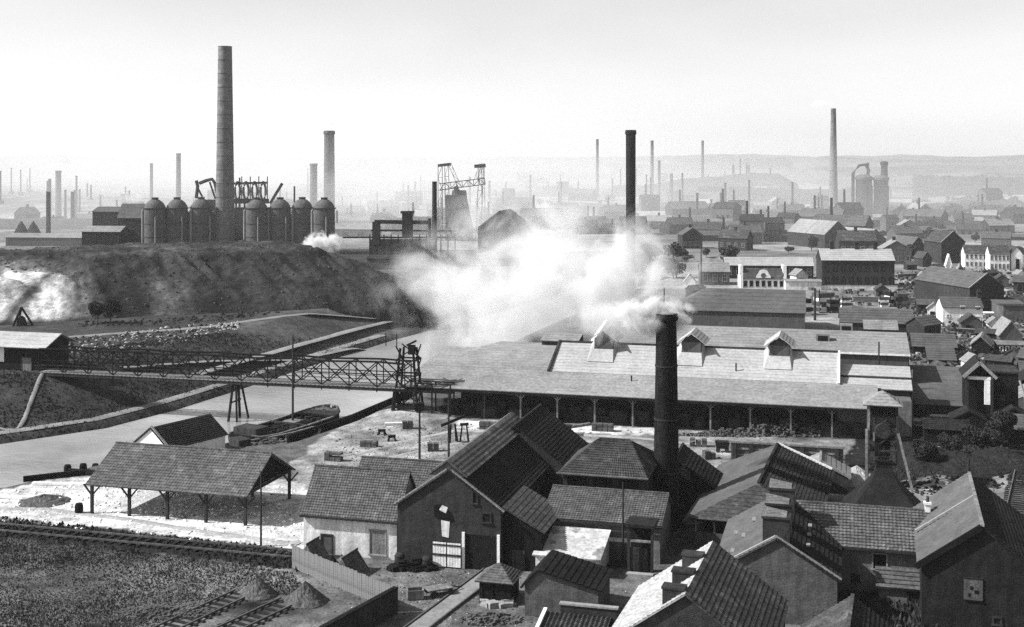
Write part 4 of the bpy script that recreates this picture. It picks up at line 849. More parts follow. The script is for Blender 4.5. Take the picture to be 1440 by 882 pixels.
def tents():
    for lab, px, py, l in (('upper of two dark tent-shaped covers behind the plank fence', 440, 787, 2.2), ('lower tent-shaped cover behind the plank fence, with one lit side', 492, 806, 2.8)):
        x, y = gp(px, py); t = thing('tent_cover', lab, 'cover', (x, y, -.1), R(70)); m = MB(); k = 1.15; l *= .7
        m.poly((-l, -k, 0), (l, -k, 0), (l * .8, 0, 2.0), (-l * .8, 0, 2.0)); m.poly((l, k, 0), (-l, k, 0), (-l * .8, 0, 2.0), (l * .8, 0, 2.0)); m.poly((l, -k, 0), (l, k, 0), (l * .8, 0, 2.0)); m.poly((-l, k, 0), (-l, -k, 0), (-l * .8, 0, 2.0)); m.build('canvas', M['tile_mid'], t)
        MB().bar((-l * .85, 0, 2.02), (l * .85, 0, 2.02), .14).build('ridge_pole', M['wood'], t)
tents()
def clutter():
    spec = [('cart', 'flat hand cart standing in the yard before the barn', 617, 833, 'cart'), ('crate', 'pale open crate left of the hand cart', 585, 841, 'box'), ('barrel', 'dark barrel lying near the pale gate', 585, 822, 'barrel'), ('boulder', 'dark lump of scrap by the barn wall', 590, 803, 'lump')]
    x, y = gp(617, 836); t = thing('hand_cart', 'flat hand cart standing in the yard before the barn', 'cart', (x, y, 0), R(25))
    MB().box(-1.2, 1.2, -.7, .7, .55, .7).build('platform', M['wood_pale'], t)
    for sx in (-.8, .8):
        for sy in (-.8, .8):
            o = MB().lathe([(.05, -.05), (.35, -.05), (.35, .05), (.05, .05)], 14).build('wheel', M['iron'], t); o.location = (sx, sy, .35); o.rotation_euler = (R(90), 0, 0)
    MB().bar((1.2, 0, .62), (2.4, .2, .3), .1).build('handle', M['wood'], t)
    x, y = gp(584, 842); t = thing('crate', 'pale wooden crate left of the hand cart', 'crate', (x, y, 0), R(10)); MB().box(-.7, .7, -.5, .5, 0, .08).build('bottom', M['wood'], t)
    for s in (-1, 1):
        MB().box(-.7, .7, s * .5 - .04, s * .5 + .04, .08, .9).build('side', M['wood_pale'], t); MB().box(s * .7 - .04, s * .7 + .04, -.45, .45, .08, .9).build('side', M['wood_pale'], t)
    for px, py, lab in ((562, 795, 'dark barrel standing at the left corner of the barn'), (600, 800, 'dark barrel beside the pale barn gate')):
        x, y = gp(px, py); t = thing('barrel', lab, 'barrel', (x, y, 0)); MB().lathe([(.4, 0), (.5, .35), (.52, .6), (.5, .85), (.4, 1.2)], 14).build('staves', M['wood'], t, True)
        h = MB()
        for z in (.3, .9): h.lathe([(.51, z), (.53, z), (.53, z + .08), (.51, z + .08)], 14)
        h.build('hoop', M['iron'], t)
    x, y = gp(580, 800); rubble('scrap_heap', 'dark scrap heap along the foot of the barn wall', 'heap', ((x, y), 2.6, .9), 160, .2, .7, M['wood_dark'], hgt=1.2)
    x, y = gp(690, 872); rubble('rubble_heap', 'loose rubble heap in front of the pointed hut', 'heap', ((x, y), 2.8, 1.5), 260, .12, .4, M['brickstuff'], hgt=.6)
    x, y = gp(232, 862); rubble('clinker_bank', 'rough bank of grey clinker left of the short tracks', 'heap', ((x, y), 4.6, 1.7), 900, .08, .3, M['brickstuff'], hgt=.5)
    x, y = gp(722, 838); rubble('stone_slab_heap', 'pale flat stones lying left of the pointed hut', 'heap', ((xat(700, 112), 112), 1.5, .6), 30, .4, .9, M['stone'], hgt=.1)
    for px, py, lab in ((637, 622, 'timber trestle with a slanting beam on the pale yard'), (653, 622, 'tall narrow timber trestle on the pale yard'), (537, 612, 'small dark table frame left on the pale yard'), (551, 620, 'low pale frame on the yard next to the small dark table frame')):
        x, y = gp(px, py); z = tz(x, y); t = thing('trestle', lab, 'trestle', (x, y, z), R(random.uniform(-30, 30))); hh = 2.6 if px > 600 else .7; wd = .6 if px > 600 else .55
        for sx in (-1, 1):
            for sy in (-.4, .4): MB().bar((sx * wd, sy, 0), (sx * wd * .5, 0, hh), .18).build('leg', M['wood_dark'], t)
        MB().bar((-wd - (1.2 if px == 637 else 0), 0, hh - .1), (wd + (1.2 if px == 637 else 0), 0, hh + (1.0 if px == 637 else 0)), .34).build('beam', M['wood_dark'], t)
    # little wagons and men-sized clutter on the pale yard before the shed
    for px, py, lab in ((1016, 636, 'dark tipping wagon on the yard, left of the coped wall'), (795, 612, 'small dark barrow on the pale yard behind the barn roof')):
        x, y = gp(px, py); z = tz(x, y); t = thing('tip_wagon', lab, 'wagon', (x, y, z), R(-10)); m = MB(); m.poly((-1, -.7, 1.5), (1, -.7, 1.5), (.8, -.25, .5), (-.8, -.25, .5)); m.poly((1, .7, 1.5), (-1, .7, 1.5), (-.8, .25, .5), (.8, .25, .5)); m.poly((1, -.7, 1.5), (1, .7, 1.5), (.8, .25, .5), (.8, -.25, .5)); m.poly((-1, .7, 1.5), (-1, -.7, 1.5), (-.8, -.25, .5), (-.8, .25, .5)); m.poly((-.8, -.25, .5), (.8, -.25, .5), (.8, .25, .5), (-.8, .25, .5)); m.build('tub', M['iron'], t)
        for sx in (-.6, .6):
            for sy in (-.45, .45): o = MB().lathe([(.05, -.05), (.3, -.05), (.3, .05), (.05, .05)], 12).build('wheel', M['iron'], t); o.location = (sx, sy, .3); o.rotation_euler = (R(90), 0, 0)
    for px, py, l, a, lab in ((812, 600, 5, 35, 'pale loose plank lying before the shed posts'), (1052, 640, 5, -40, 'long pale board sloping from the coped wall'), (1120, 664, 11, -24, 'long white board edge right of the dark pantile roof'), (24, 702, 11, -8, 'long pale board on the lime yard at the left edge'), (95, 683, 9, -5, 'pale quay beam left of the open shed'), (560, 600, 4, 8, 'short pale beam lying on the yard mound')):
        x, y = gp(px, py); o = MB().bar((-l / 2, 0, 0), (l / 2, 0, 0), .55, .3).build('board', M['white'] if px != 812 else M['wood_pale']); o.location = (x, y, tz(x, y) + .2); o.rotation_euler = (0, 0, R(a)); tag(o, lab, 'plank')
clutter()
# small pale pent roof right of the pantile workshop
fr = Fr(1115, 690); house('shed', 'small pale-topped shed between the dark pantile roof and the grey mound', 'shed', fr, 6.5, 5, 2.0, 3.6, 'y', 'brick', 'felt', n=6, step=.04, coping=(0,))
pole('lamp_pole', 'pole with a small lantern box, left of the two poles on the pale yard', 590, 646, 552, .14)
x, y = gp(590, 646); tag(MB().box(-.6, .6, -.5, .5, 0, 1.0).build('pole_box', M['wood_dark'], None, loc=(x, y, zat(577, y))), 'dark box hung on the left pole of the pale yard', 'box')
pole('pole', 'taller bare pole on the pale yard, right of the boxed pole', 631, 644, 556, .14)
pole('pole', 'thin pole standing in the lime yard at the right end of the open shed', 367, 768, 664, .1)
pole('pole', 'pale post beside the right end of the long shed', 1283, 600, 520, .12, m='wood_pale')

# ================================================================ CANAL: bridge, barges, bank houses
def bridge():
    A, B = Vector((-80.0, 211.5, 4.6)), Vector((-16.5, 196.0, 4.3)); L = (B - A).length; an = math.atan2(B.y - A.y, B.x - A.x)
    t = thing('conveyor_bridge', 'long lattice footbridge with pale deck crossing the canal to the timber tower', 'bridge', A, an); wd = 1.6
    MB().box(-2, L, -wd, wd, -.6, -.1).build('girder', M['wood'], t)
    me = None; n = int(L / .75)
    for i in range(n):
        if me is None: o = MB().box(-.34, .34, -wd - .1, wd + .1, -.1, .02).build('plank', M['wood_pale'], t); me = o.data
        else: o = bpy.data.objects.new('plank', me); C.objects.link(o); o.parent = t
        o.location = ((i + .5) * L / n, 0, random.uniform(-.015, .015))
    N = 14; st = L / N
    for s in (-1, 1):
        y = s * (wd - .1); r = MB(); r.bar((0, y, 1.2), (L, y, 1.2), .1); r.bar((0, y, .65), (L, y, .65), .08); r.build('handrail', M['wood'], t)
        tr = MB(); hh = lambda i: 3.9 + .12 * math.sin(i * 2.1)
        for i in range(N):
            tr.bar((i * st, y, hh(i)), ((i + 1) * st, y, hh(i + 1)), .26); tr.bar((i * st, y, 0), ((i + 1) * st, y, hh(i + 1)), .16); tr.bar(((i + 1) * st, y, 0), (i * st, y, hh(i)), .16); tr.bar((i * st, y, 2.0), ((i + 1) * st, y, 2.0), .14)
        tr.build('truss', M['wood_dark'], t)
        for i in range(N + 1): MB().bar((i * st, y * 1.04, -.8), (i * st, y * 1.04, hh(i)), .14).build('upright', M['wood_dark'], t)
    for u in (L * .545, L * .97):
        g = MB()
        for s in (-1, 1): g.bar((u - .3, s * 2.2, -7.2), (u, s * .9, -.5), .32); g.bar((u + 1.3, s * 2.2, -7.2), (u + .5, s * .9, -.5), .26)
        g.bar((u, -1.8, -3.6), (u, 1.8, -3.6), .2); g.build('trestle', M['wood_dark'], t)
    bx, by = B.x + .1, B.y - .2; T = thing('hoist_tower', 'dark timber hoist tower at the right end of the lattice footbridge', 'tower', (bx, by, 0), an); zt = zat(482, by)
    for (u, v) in ((-1.4, -1.2), (1.4, -1.2), (1.4, 1.2), (-1.4, 1.2)): MB().bar((u * 1.5, v * 1.3, -.6), (u * .75, v * .75, zt - .8), .3).build('leg', M['wood_dark'], T)
    b = MB()
    for z in (1.5, 4.2, 6.6, 9.0):
        for (p, q) in (((-1.6, -1.4), (1.6, -1.4)), ((1.6, -1.4), (1.6, 1.4)), ((1.6, 1.4), (-1.6, 1.4)), ((-1.6, 1.4), (-1.6, -1.4))): b.bar((p[0], p[1], z), (q[0], q[1], z), .22); b.bar((p[0], p[1], z), (q[0], q[1], z + 2.2), .17)
    b.build('bracing', M['wood_dark'], T); MB().box(.1, 1.0, -.6, .6, zt - 1.8, zt - .4).build('hoist_cabin', M['wood_dark'], T); MB().bar((-.2, 0, zt - .4), (1.2, 0, zt + .3), .9, .3).build('cap_board', M['wood_dark'], T)
    g = MB()
    g.box(1.5, 7.5, -1.2, 1.2, 4.0, 4.3)
    for u in (4.2, 7.2):
        for v in (-1, 1): g.bar((u, v, -.5), (u, v, 5.5), .2)
    g.bar((1.5, -1, 5.4), (7.4, -1, 5.4), .14); g.bar((1.5, 1, 5.4), (7.4, 1, 5.4), .14); g.bar((1.6, -1, 4.2), (4.2, -1, 5.4), .12); g.bar((4.2, -1, 4.2), (7.2, -1, 5.4), .12); g.build('landing_stage', M['wood_dark'], T)
    for px, y0 in ((541, 477), (557, 480)): MB().bar((xat(px, by) - bx, 0, zt - .6), (xat(px, by) - bx, 0, zt + 1.4), .12).build('mast', M['wood_dark'], T)
bridge()
def yard_goods():
    me = None; G = 'brick stacks on the pale yard'
    for i, (px, py, a, l, lab) in enumerate(((520, 628, -12, 2.6, 'low brick stack left on the pale yard near the moored barges'), (575, 604, 10, 2.0, 'small brick stack at the foot of the yard mound'), (690, 604, -15, 3.4, 'brick stack before the third shed post'), (745, 612, -15, 2.4, 'short brick stack before the shed, behind the barn roof'), (985, 628, -10, 3.0, 'brick stack right of the black chimney, before the shed'), (1000, 645, 14, 2.2, 'small brick stack near the dark tipping wagon'), (985, 672, -20, 2.6, 'brick stack beside the pantile workshop roof'), (850, 606, -14, 3.8, 'long brick stack before the shed, left of the black chimney'), (470, 648, -16, 2.6, 'brick stack by the quay behind the open shed'), (610, 634, 6, 1.8, 'little brick stack between the two yard poles'))):
        x, y = gp(px, py); t = thing('brick_stack', lab, 'bricks', (x, y, tz(x, y) - .05), R(a), G)
        for k in range(4):
            for j in range(int(l / .8)): MB().box(-l / 2 + j * .82 + random.uniform(0, .06), -l / 2 + j * .82 + .76, -.5 + random.uniform(-.06, .06), .5, k * .3, k * .3 + .28).build('brick_pile', M['brick_mid' if (j + k) % 3 else 'brickstuff'], t) if random.random() > .08 * k else None
    for lab, pts in (('rut', ((500, 640), (560, 622), (640, 606), (760, 608), (900, 616), (1010, 628))), ('rut', ((520, 650), (600, 632), (680, 616), (790, 618), (880, 624)))): ribbon('cart_track', [gp(a, b) for a, b in pts], 1.4, M['road'], .02, st=1.2)
    ribbon('cart_track', [gp(a, b) for a, b in ((-60, 716), (60, 716), (160, 728), (290, 748), (420, 766))], 1.6, M['stone'], .02, st=1.2)
yard_goods()
def barge(lab, sx, sy, bx, by, beam, mast=None, cargo='coal'):
    d = Vector((bx - sx, by - sy, 0)); L = d.length; t = thing('barge', lab, 'barge', ((sx + bx) / 2, (sy + by) / 2, WZ), math.atan2(d.y, d.x))
    st = [(-L / 2, .55, 1.5), (-L / 2 + .8, .85, 1.25), (-L * .3, 1, 1.05), (0, 1, 1.0), (L * .3, 1, 1.1), (L * .42, .82, 1.4), (L * .48, .45, 1.8), (L / 2, .05, 2.0)]
    V = []; k = []
    for x, wf, z in st: h = beam / 2 * wf; V += [(x, -h * .8, -.6), (x, -h, .3), (x, -h, z), (x, h, z), (x, h, .3), (x, h * .8, -.6)]
    m = MB(); m.v = V
    for i in range(len(st) - 1):
        for j in range(5):
            if j == 2: continue
            a = i * 6 + j; m.f.append((a, a + 6, a + 7, a + 1))
    m.f.append((0, 1, 2, 3, 4, 5)); m.build('hull', M['wood_dark'], t)
    g = MB()
    for s in (-1, 1): 
        for (x1, w1, z1), (x2, w2, z2) in zip(st[:-1], st[1:]): g.bar((x1, s * beam / 2 * w1, z1 + .04), (x2, s * beam / 2 * w2, z2 + .04), .34, .22)
    g.build('gunwale', M['wood_pale'], t)
    dk = MB(); dk.poly((-L / 2, -beam * .27, 1.25), (-L * .3, -beam * .49, 1.0), (-L * .3, beam * .49, 1.0), (-L / 2, beam * .27, 1.25)); dk.build('deck', M['wood_pale'], t); dk = MB(); dk.poly((L * .3, -beam * .49, 1.02), (L * .42, -beam * .4, 1.3), (L * .48, -beam * .2, 1.65), (L * .48, beam * .2, 1.65), (L * .42, beam * .4, 1.3), (L * .3, beam * .49, 1.02)); dk.build('deck', M['wood_pale'], t)
    MB().box(-L * .3, L * .3, -beam * .42, beam * .42, -.3, .35).build('hold', M['dark'], t)
    c = MB()
    for i in range(150): c.cbox(random.uniform(-L * .28, L * .28), random.uniform(-beam * .38, beam * .38), random.uniform(.2, .75), random.uniform(.3, .9), random.uniform(.3, .8), random.uniform(.2, .5), random.uniform(0, 3))
    tag(c.build('cargo', M[cargo], t), kind='stuff')
    MB().box(-L * .46, -L * .33, -beam * .3, beam * .3, 1.0, 2.3).build('cabin', M['wood'], t)
    for u in (-.31, 0, .31): MB().bar((L * u, -beam * .5, 1.1), (L * u, beam * .5, 1.1), .25).build('cross_beam', M['wood'], t)
    if mast: MB().tube([(L * .05, 0, 0), (L * .05, 0, mast)], [.2, .13], 8).build('mast', M['wood'], t); MB().cbox(L * .05, 0, .9, 2.4, 2.4, .4).build('mast_deck', M['wood_pale'], t)
barge('dark barge with pale gunwales and a tall bare mast, moored at the near bank', -40.5, 184.5, -30.0, 205.0, 7.2, mast=14.8)
barge('second dark barge, mastless, lying closer to the near bank behind the roofs', -40.5, 177.5, -29.5, 187.5, 5.0, cargo='brickstuff')
def quay():
    t = thing('quay_wall', 'dark timber quay edge where the pale yard meets the canal near the hoist tower', 'quay', (0, 0, 0))
    for (x1, y1), (x2, y2) in zip(NEAR[5:8], NEAR[6:9]):
        n = max(2, int(math.hypot(x2 - x1, y2 - y1) / 1.6))
        for i in range(n):
            f0, f1 = i / n, (i + .93) / n; MB().bar((x1 + (x2 - x1) * f0 + .35, y1 + (y2 - y1) * f0 - .2, -1.0), (x1 + (x2 - x1) * f1 + .35, y1 + (y2 - y1) * f1 - .2, -1.0), .35, 2.9).build('board', M['wood_dark'], t)
quay()
def bank_buildings():
    th = R(-32); fr = Fr(0, 0, th=th, D=1); fr.x, fr.y = -51.3, 168.2; fr.z = 0
    house('boat_shed', 'dark tiled shed with white gable at the canal edge behind the open shed', 'shed', fr, 6.4, 10.5, 2.0, 4.3, 'y', 'white', 'tile_dark', n=12, pan=.45, amp=.03, caps=False, coping=(0,))
    fr = Fr(62, 523, 4.3); w = 26; fr.x, fr.y = fr.w(-w, 0)[:2]; he = fr.h(w, 0, 486); d = fr.v_px(93, w); d = min(max(d, 7), 12); hr = fr.h(w, d / 2, 470)
    house('lock_house', 'dark boarded building with pale flat-pitched roof at the left end of the footbridge', 'building', fr, w, d, he, hr, 'x', 'wood_dark', 'pale_roof', n=4, step=.03, over=1.2, og=1.0, caps=False, doors=(('f', w - 4.4, -.3, 1.9, 2.6, 'wood', 'wood_pale'), ('f', w - 9.5, 1.4, 1.4, 2.6, 'white', 'white')))
bank_buildings()
# ================================================================ MIDDLE DISTANCE AND FAR COUNTRY
_Dm = np.concatenate([np.arange(95, 500, 1.0), np.arange(500, 1500, 4.0), np.arange(1500, 6900, 20.0)])
def hit(px, py):
    """where the sight line of a photo pixel meets the terrain"""
    z = terrain((px - 720) * _Dm / F, _Dm); r = H - (py - HZ) * _Dm / F; k = np.argmax(z >= r)
    if not (z >= r).any(): k = len(_Dm) - 1
    return _Dm[k]
def FH(px, py, th=R(-8)):
    D = hit(px, py); f = Fr(px, 0, D=D, th=th); f.z = tz(f.x, f.y); return f
def th_(name, label, cat, px0, px1, base, eave, ridge, axis='x', d=None, th=-8, wall='brick', roof='tile', **k):
    fr = FH(px0, base, R(th)); w = fr.u_px(px1); d = d or (9 if axis == 'x' else w * 1.4); he = fr.h(0, 0, eave); hr = fr.h(0, d / 2 if axis == 'x' else 0, ridge)
    wn = k.pop('nw', None); rows = k.pop('rows', 1); wf = k.pop('wf', 'trim')
    if wn:
        W = []
        sh = he / rows
        for r in range(rows):
            for i in range(wn): W.append(('f', w * (i + .5) / wn - w / wn * .2, sh * r + sh * .3, w / wn * .4, sh * .48, wf))
        k['wins'] = W
    return house(name, label, cat, fr, w, d, he, hr, axis, wall, roof, n=k.pop('n', 6), step=k.pop('step', .06), caps=False, **k)
def ch(fr_w, d, hr, us, m='brick', s=.9): return [(u, d / 2, hr, s, s, 1.3, M[m], 2) for u in us]
# big grey works roof behind the long shed
th_('works_hall', 'broad low works hall with wide grey roof just behind the long shed', 'hall', 946, 1132, 466, 436, 405, d=22, th=-13, roof='slate', hip=(7, 0), wall='slate', over=.4)
th_('store_shed', 'low grey-roofed store with a paler lean-to, behind the right end of the long shed', 'shed', 1182, 1284, 470, 453, 433, d=9, th=-13, roof='slate', wall='wood', doors=(('f', 16, 0, 6, 2.0, 'wood', 'dark'),))
th_('lean_to', 'pale lean-to roof in front of the low grey store', 'lean-to', 1216, 1262, 475, 463, 452, d=4, th=-13, roof='felt', wall='wood_dark', rp=.97, sides=(1, 0))
th_('white_house', 'white two-storey house with four small dark windows and grey roof', 'house', 1326, 1382, 459, 432, 418, d=7, th=-6, roof='slate', wall='white', chims=((9.5, 3.5, 7.0, 1, 1, 1, M['brick'], 2),),
    wins=(('f', 4.3, 4.2, .9, .7, 'white'), ('f', 7.9, 4.1, .9, .7, 'white'), ('f', 4.3, 1.7, .9, .8, 'white'), ('f', 7.9, 1.6, .9, .8, 'white'), ('f', .9, 2.3, .6, .5, 'white')))
th_('wall', 'short white wall right of the white house', 'wall', 1384, 1410, 448, 440, 439, d=.5, th=-6, roof='white', wall='white', n=1)
th_('dark_house', 'large brick house with broad dark gable behind the white house', 'house', 1364, 1412, 442, 405, 386, 'y', d=26, th=14, wall='brick', roof='slate', coping=(0,))
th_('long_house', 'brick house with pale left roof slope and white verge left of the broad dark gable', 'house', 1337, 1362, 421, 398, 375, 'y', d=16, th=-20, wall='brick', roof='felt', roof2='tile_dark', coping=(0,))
th_('pillar_house', 'narrow white gable end like a pillar beside the dirt road', 'house', 1331, 1338, 402, 370, 358, 'y', d=2, th=-8, wall='white', roof='white')
th_('dark_terrace', 'long dark brick terrace with pale sunlit roof facing the dirt road', 'terrace', 1156, 1258, 404, 366, 350, d=12, th=-5, roof='pale_roof', wall='brick', nw=9, rows=2, wf='brick', chims=((4, 6, 12, 1.2, 1.2, 2, M['brick'], 2), (12, 6, 12, 1.2, 1.2, 2, M['brick'], 2), (18, 6, 12, 1.2, 1.2, 2, M['brick'], 2)))
def facade():
    fr = FH(1043, 405, R(-5)); w = fr.u_px(1104); he = fr.h(0, 0, 392); hr = fr.h(0, 4, 378); d = 9
    t = house('arcade_hall', 'hall with white arcade front, scrolled white gable and white end gables', 'hall', fr, w, d, he, hr, 'x', 'white', 'tile', n=5, step=.04, caps=False)
    for u in (0, w): g = MB(); g.poly((u - .4, -.4, -.3), (u + .4, -.4, -.3), (u + .4, -.4, hr + 1.5), (u - .4, -.4, hr + 1.5)); g.box(u - .4, u + .4, -.38, d, -.3, he + .6); g.box(u - .35, u + .35, d * .25, d * .75, he + .6, hr + 1.2); g.build('end_gable', M['white'], t)
    for i in range(7): opening(t, 'arch_window', 'f', w * (i + .35) / 7.2, .5, w * .075, he * .6, w, d, M['trim'], M['dark'], bars=False)
    g = MB(); pts = []; c = w * .5
    for k in range(17):
        a = math.pi * k / 16; pts.append((c - math.cos(a) * w * .17, -.25, he + .3 + math.sin(a) * (hr - he) * (.95 if 4 < k < 12 else .7)))
    g.poly(*pts); g.poly(*[(p[0], .2, p[2]) for p in pts[::-1]]); s = g.build('scrolled_gable', M['white'], t); g = MB(); g.lathe([(.8, -.02), (.8, .02)], 12); o = g.build('roundel', M['slate'], s); o.location = (c, -.3, he + 1.1); o.rotation_euler = (R(90), 0, 0)
facade()
th_('long_shed', 'long narrow shed with pale roof behind the white arcade front', 'shed', 1020, 1144, 392, 373, 362, d=8, th=-5, roof='pale_roof', wall='brick', nw=10)
th_('works_building', 'square grey works building with pale front left of the white arcade front', 'building', 985, 1026, 401, 382, 369, d=10, th=-5, roof='felt', wall='slate', nw=3)
th_('low_wall_building', 'low pale flat building between the arcade front and the dark terrace', 'building', 1105, 1155, 408, 396, 393, d=5, th=-5, roof='pale_roof', wall='plaster')
th_('white_hut', 'small white hut at the left edge of the grey works hall roof', 'hut', 962, 978, 405, 396, 386, 'y', d=4, wall='white', roof='pale_roof')
th_('white_terrace', 'white terrace of houses at the right edge with many small windows', 'terrace', 1392, 1420, 381, 357, 345, d=8, th=-10, roof='tile', wall='plaster', nw=5, rows=2)
th_('white_terrace', 'left end of the white terraces, with paler roof', 'terrace', 1357, 1388, 377, 356, 345, d=8, th=-10, roof='tile', wall='plaster', nw=5, rows=2)
th_('white_gable_house', 'white gable house with a tall dark doorway at the right edge', 'house', 1422, 1438, 381, 357, 347, 'y', d=12, th=-8, wall='white', roof='tile', doors=(('f', 1.6, 0, 1.4, 4.4, 'white', 'dark'),))
th_('gable_house', 'tall dark gabled house left of the white terraces', 'house', 1324, 1357, 371, 341, 326, 'y', d=14, th=10, wall='brick', roof='tile', coping=(0,))
th_('gable_house', 'grey gabled house with pale side behind the dark terrace', 'house', 1280, 1302, 365, 348, 334, 'y', d=18, th=16, wall='brick', roof='slate', roof2='tile')
th_('small_house', 'small house with dark gable below the grey gabled house', 'house', 1298, 1310, 376, 363, 355, 'y', d=7, th=10, wall='brick', roof='tile')
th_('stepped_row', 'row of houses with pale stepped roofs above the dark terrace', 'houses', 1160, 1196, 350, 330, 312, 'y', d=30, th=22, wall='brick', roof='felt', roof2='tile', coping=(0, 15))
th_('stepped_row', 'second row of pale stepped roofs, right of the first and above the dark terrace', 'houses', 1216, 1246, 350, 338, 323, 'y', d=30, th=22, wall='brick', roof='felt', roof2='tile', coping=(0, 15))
# nearer buildings between the long shed and the white house
th_('sheds_roof', 'wide low tiled roof right of the long shed, below the white house', 'shed', 1284, 1345, 498, 487, 469, d=9, th=-13, roof='slate', wall='wood_dark')
th_('shed', 'lower pent roof in front of the wide low tiled roof', 'shed', 1306, 1344, 514, 506, 491, d=5, th=-13, roof='slate', wall='wood', rp=.97, sides=(1, 0))
th_('round_shed', 'small curved-roof shed with dark gable below the white house', 'shed', 1366, 1392, 500, 484, 473, 'y', d=8, th=-24, roof='felt', wall='wood_dark')
th_('yellow_house', 'grey stuccoed cottage at the right edge beyond the black tower', 'cottage', 1406, 1438, 484, 471, 452, 'y', d=9, th=-10, wall='slate', roof='felt')
th_('glass_shed', 'low shed with white framed windows below the grey cottage', 'shed', 1404, 1446, 497, 485, 480, d=5, th=-10, wall='brick', roof='felt', nw=5, wf='white')
th_('brick_house', 'squat grey brick house with flat roof on the far right above the grey cottage', 'house', 1411, 1450, 455, 430, 428, d=12, th=-8, wall='brick_mid', roof='slate')
# scrapyard clutter right of the big grey roof
for i, (px, py, s, m, lab) in enumerate(((1128, 443, 4.5, 'white', 'tall pale frame at the left of the scrap yard'), (1146, 440, 3.2, 'stone', 'pale heap in the middle of the scrap yard'), (1158, 436, 5.0, 'white', 'white striped stack in the scrap yard'), (1172, 440, 3.6, 'slate', 'grey box at the right of the scrap yard'), (1190, 432, 3.0, 'white', 'white block above the low grey store roof'), (1242, 432, 3.0, 'white', 'white hut right above the low grey store roof'), (1256, 430, 4.0, 'white', 'larger white crate above the low grey store roof'), (1268, 432, 4.0, 'wood', 'dark hut at the end of the scrap yard'))):
    D = hit(px, py); x = xat(px, D); z = tz(x, D); t = thing('scrap_stack', lab, 'stack', (x, D, z - .2), R(random.uniform(-25, 25)))
    for k in range(4): q = MB(); q.cbox(random.uniform(-.3, .3), 0, k * s / 4, s * random.uniform(.7, 1.0), s * .7, s / 4 * .9, random.uniform(-.15, .15)); q.build('bale', M[m] if k % 2 == 0 else M['slate' if i % 3 else 'wood_dark'], t)
    MB().bar((-s / 2, -s * .4, 0), (-s / 2 + .2, -s * .4, s * 1.2), .2).build('post', M['wood_dark'], t)
pole('pole', 'dark pointed post in the scrap yard', 1146, 0, 405, .3, D=315)
pole('pole', 'thin mast left of the big grey works roof', 934, 0, 405, .2, D=330)
pole('pole', 'thin dark mast above the square grey works building', 986, 0, 345, .22, D=395)

# ---- factory chimneys
stack('factory_chimney', 'huge tapering brick chimney among the domed stoves of the ironworks', xat(316.5, 558), 558, 0, zat(66, 558), 4.5, 3.05, M['stack'], n=36, cap=False, bands=14)
stack('factory_chimney', 'tall black iron chimney with collar rising out of the white steam', xat(887, 463), 463, 0, zat(183, 463), 1.75, 1.85, M['iron_dark'], n=28, bands=6)
stack('factory_chimney', 'tall slender pale chimney left of the twin towers on the right', xat(1172, 930), 930, 0, zat(153, 930), 3.5, 1.85, M['stack'], n=28, cap=False)
for px, top, D, r, lab in ((463, 184, 720, 3.0, 'broad hazy chimney topped with white steam right of the stoves'), (441, 230, 760, 2.2, 'shorter hazy chimney behind the right stoves'), (251, 216, 800, 1.5, 'thin hazy chimney smoking behind the left stoves'), (213, 230, 900, 1.1, 'very faint thin chimney left of the huge brick chimney'), (611, 256, 500, .95, 'slender dark iron chimney before the gantry'), (604, 308, 500, .7, 'short iron stack close to the slender dark iron chimney'), (82, 240, 900, 2.0, 'stubby smoking chimney on the far left skyline'), (70, 252, 850, 1.0, 'thin chimney left of the stubby smoking one'), (68, 270, 640, 1.1, 'thin mast-like chimney in front of the far left works'), (102, 270, 760, 1.1, 'low thin chimney right of the stubby smoking one'),
                            (840, 196, 1300, 1.4, 'far thin chimney left of the black iron chimney'), (917, 198, 1300, 1.6, 'far thin chimney right of the black iron chimney'), (988, 198, 1500, 1.6, 'faint far chimney with a wider base tower'), (1031, 232, 1500, 1.5, 'left of two short far chimneys on the hill'), (1053, 232, 1500, 1.5, 'right of two short far chimneys on the hill'), (927, 226, 1250, 1.3, 'short far chimney near the pair on the hill'), (944, 244, 1150, 1.6, 'low dark far chimney by the pale factory sheds'), (1083, 236, 1500, 1.0, 'small far chimney beside the waste tip')):
    stack('factory_chimney', lab, xat(px, D), D, tz(xat(px, D), D) - 3, zat(top, D), r * 1.15, r, M['iron_pale' if r > 1.3 else 'iron'], n=14, cap=r > 1.9)
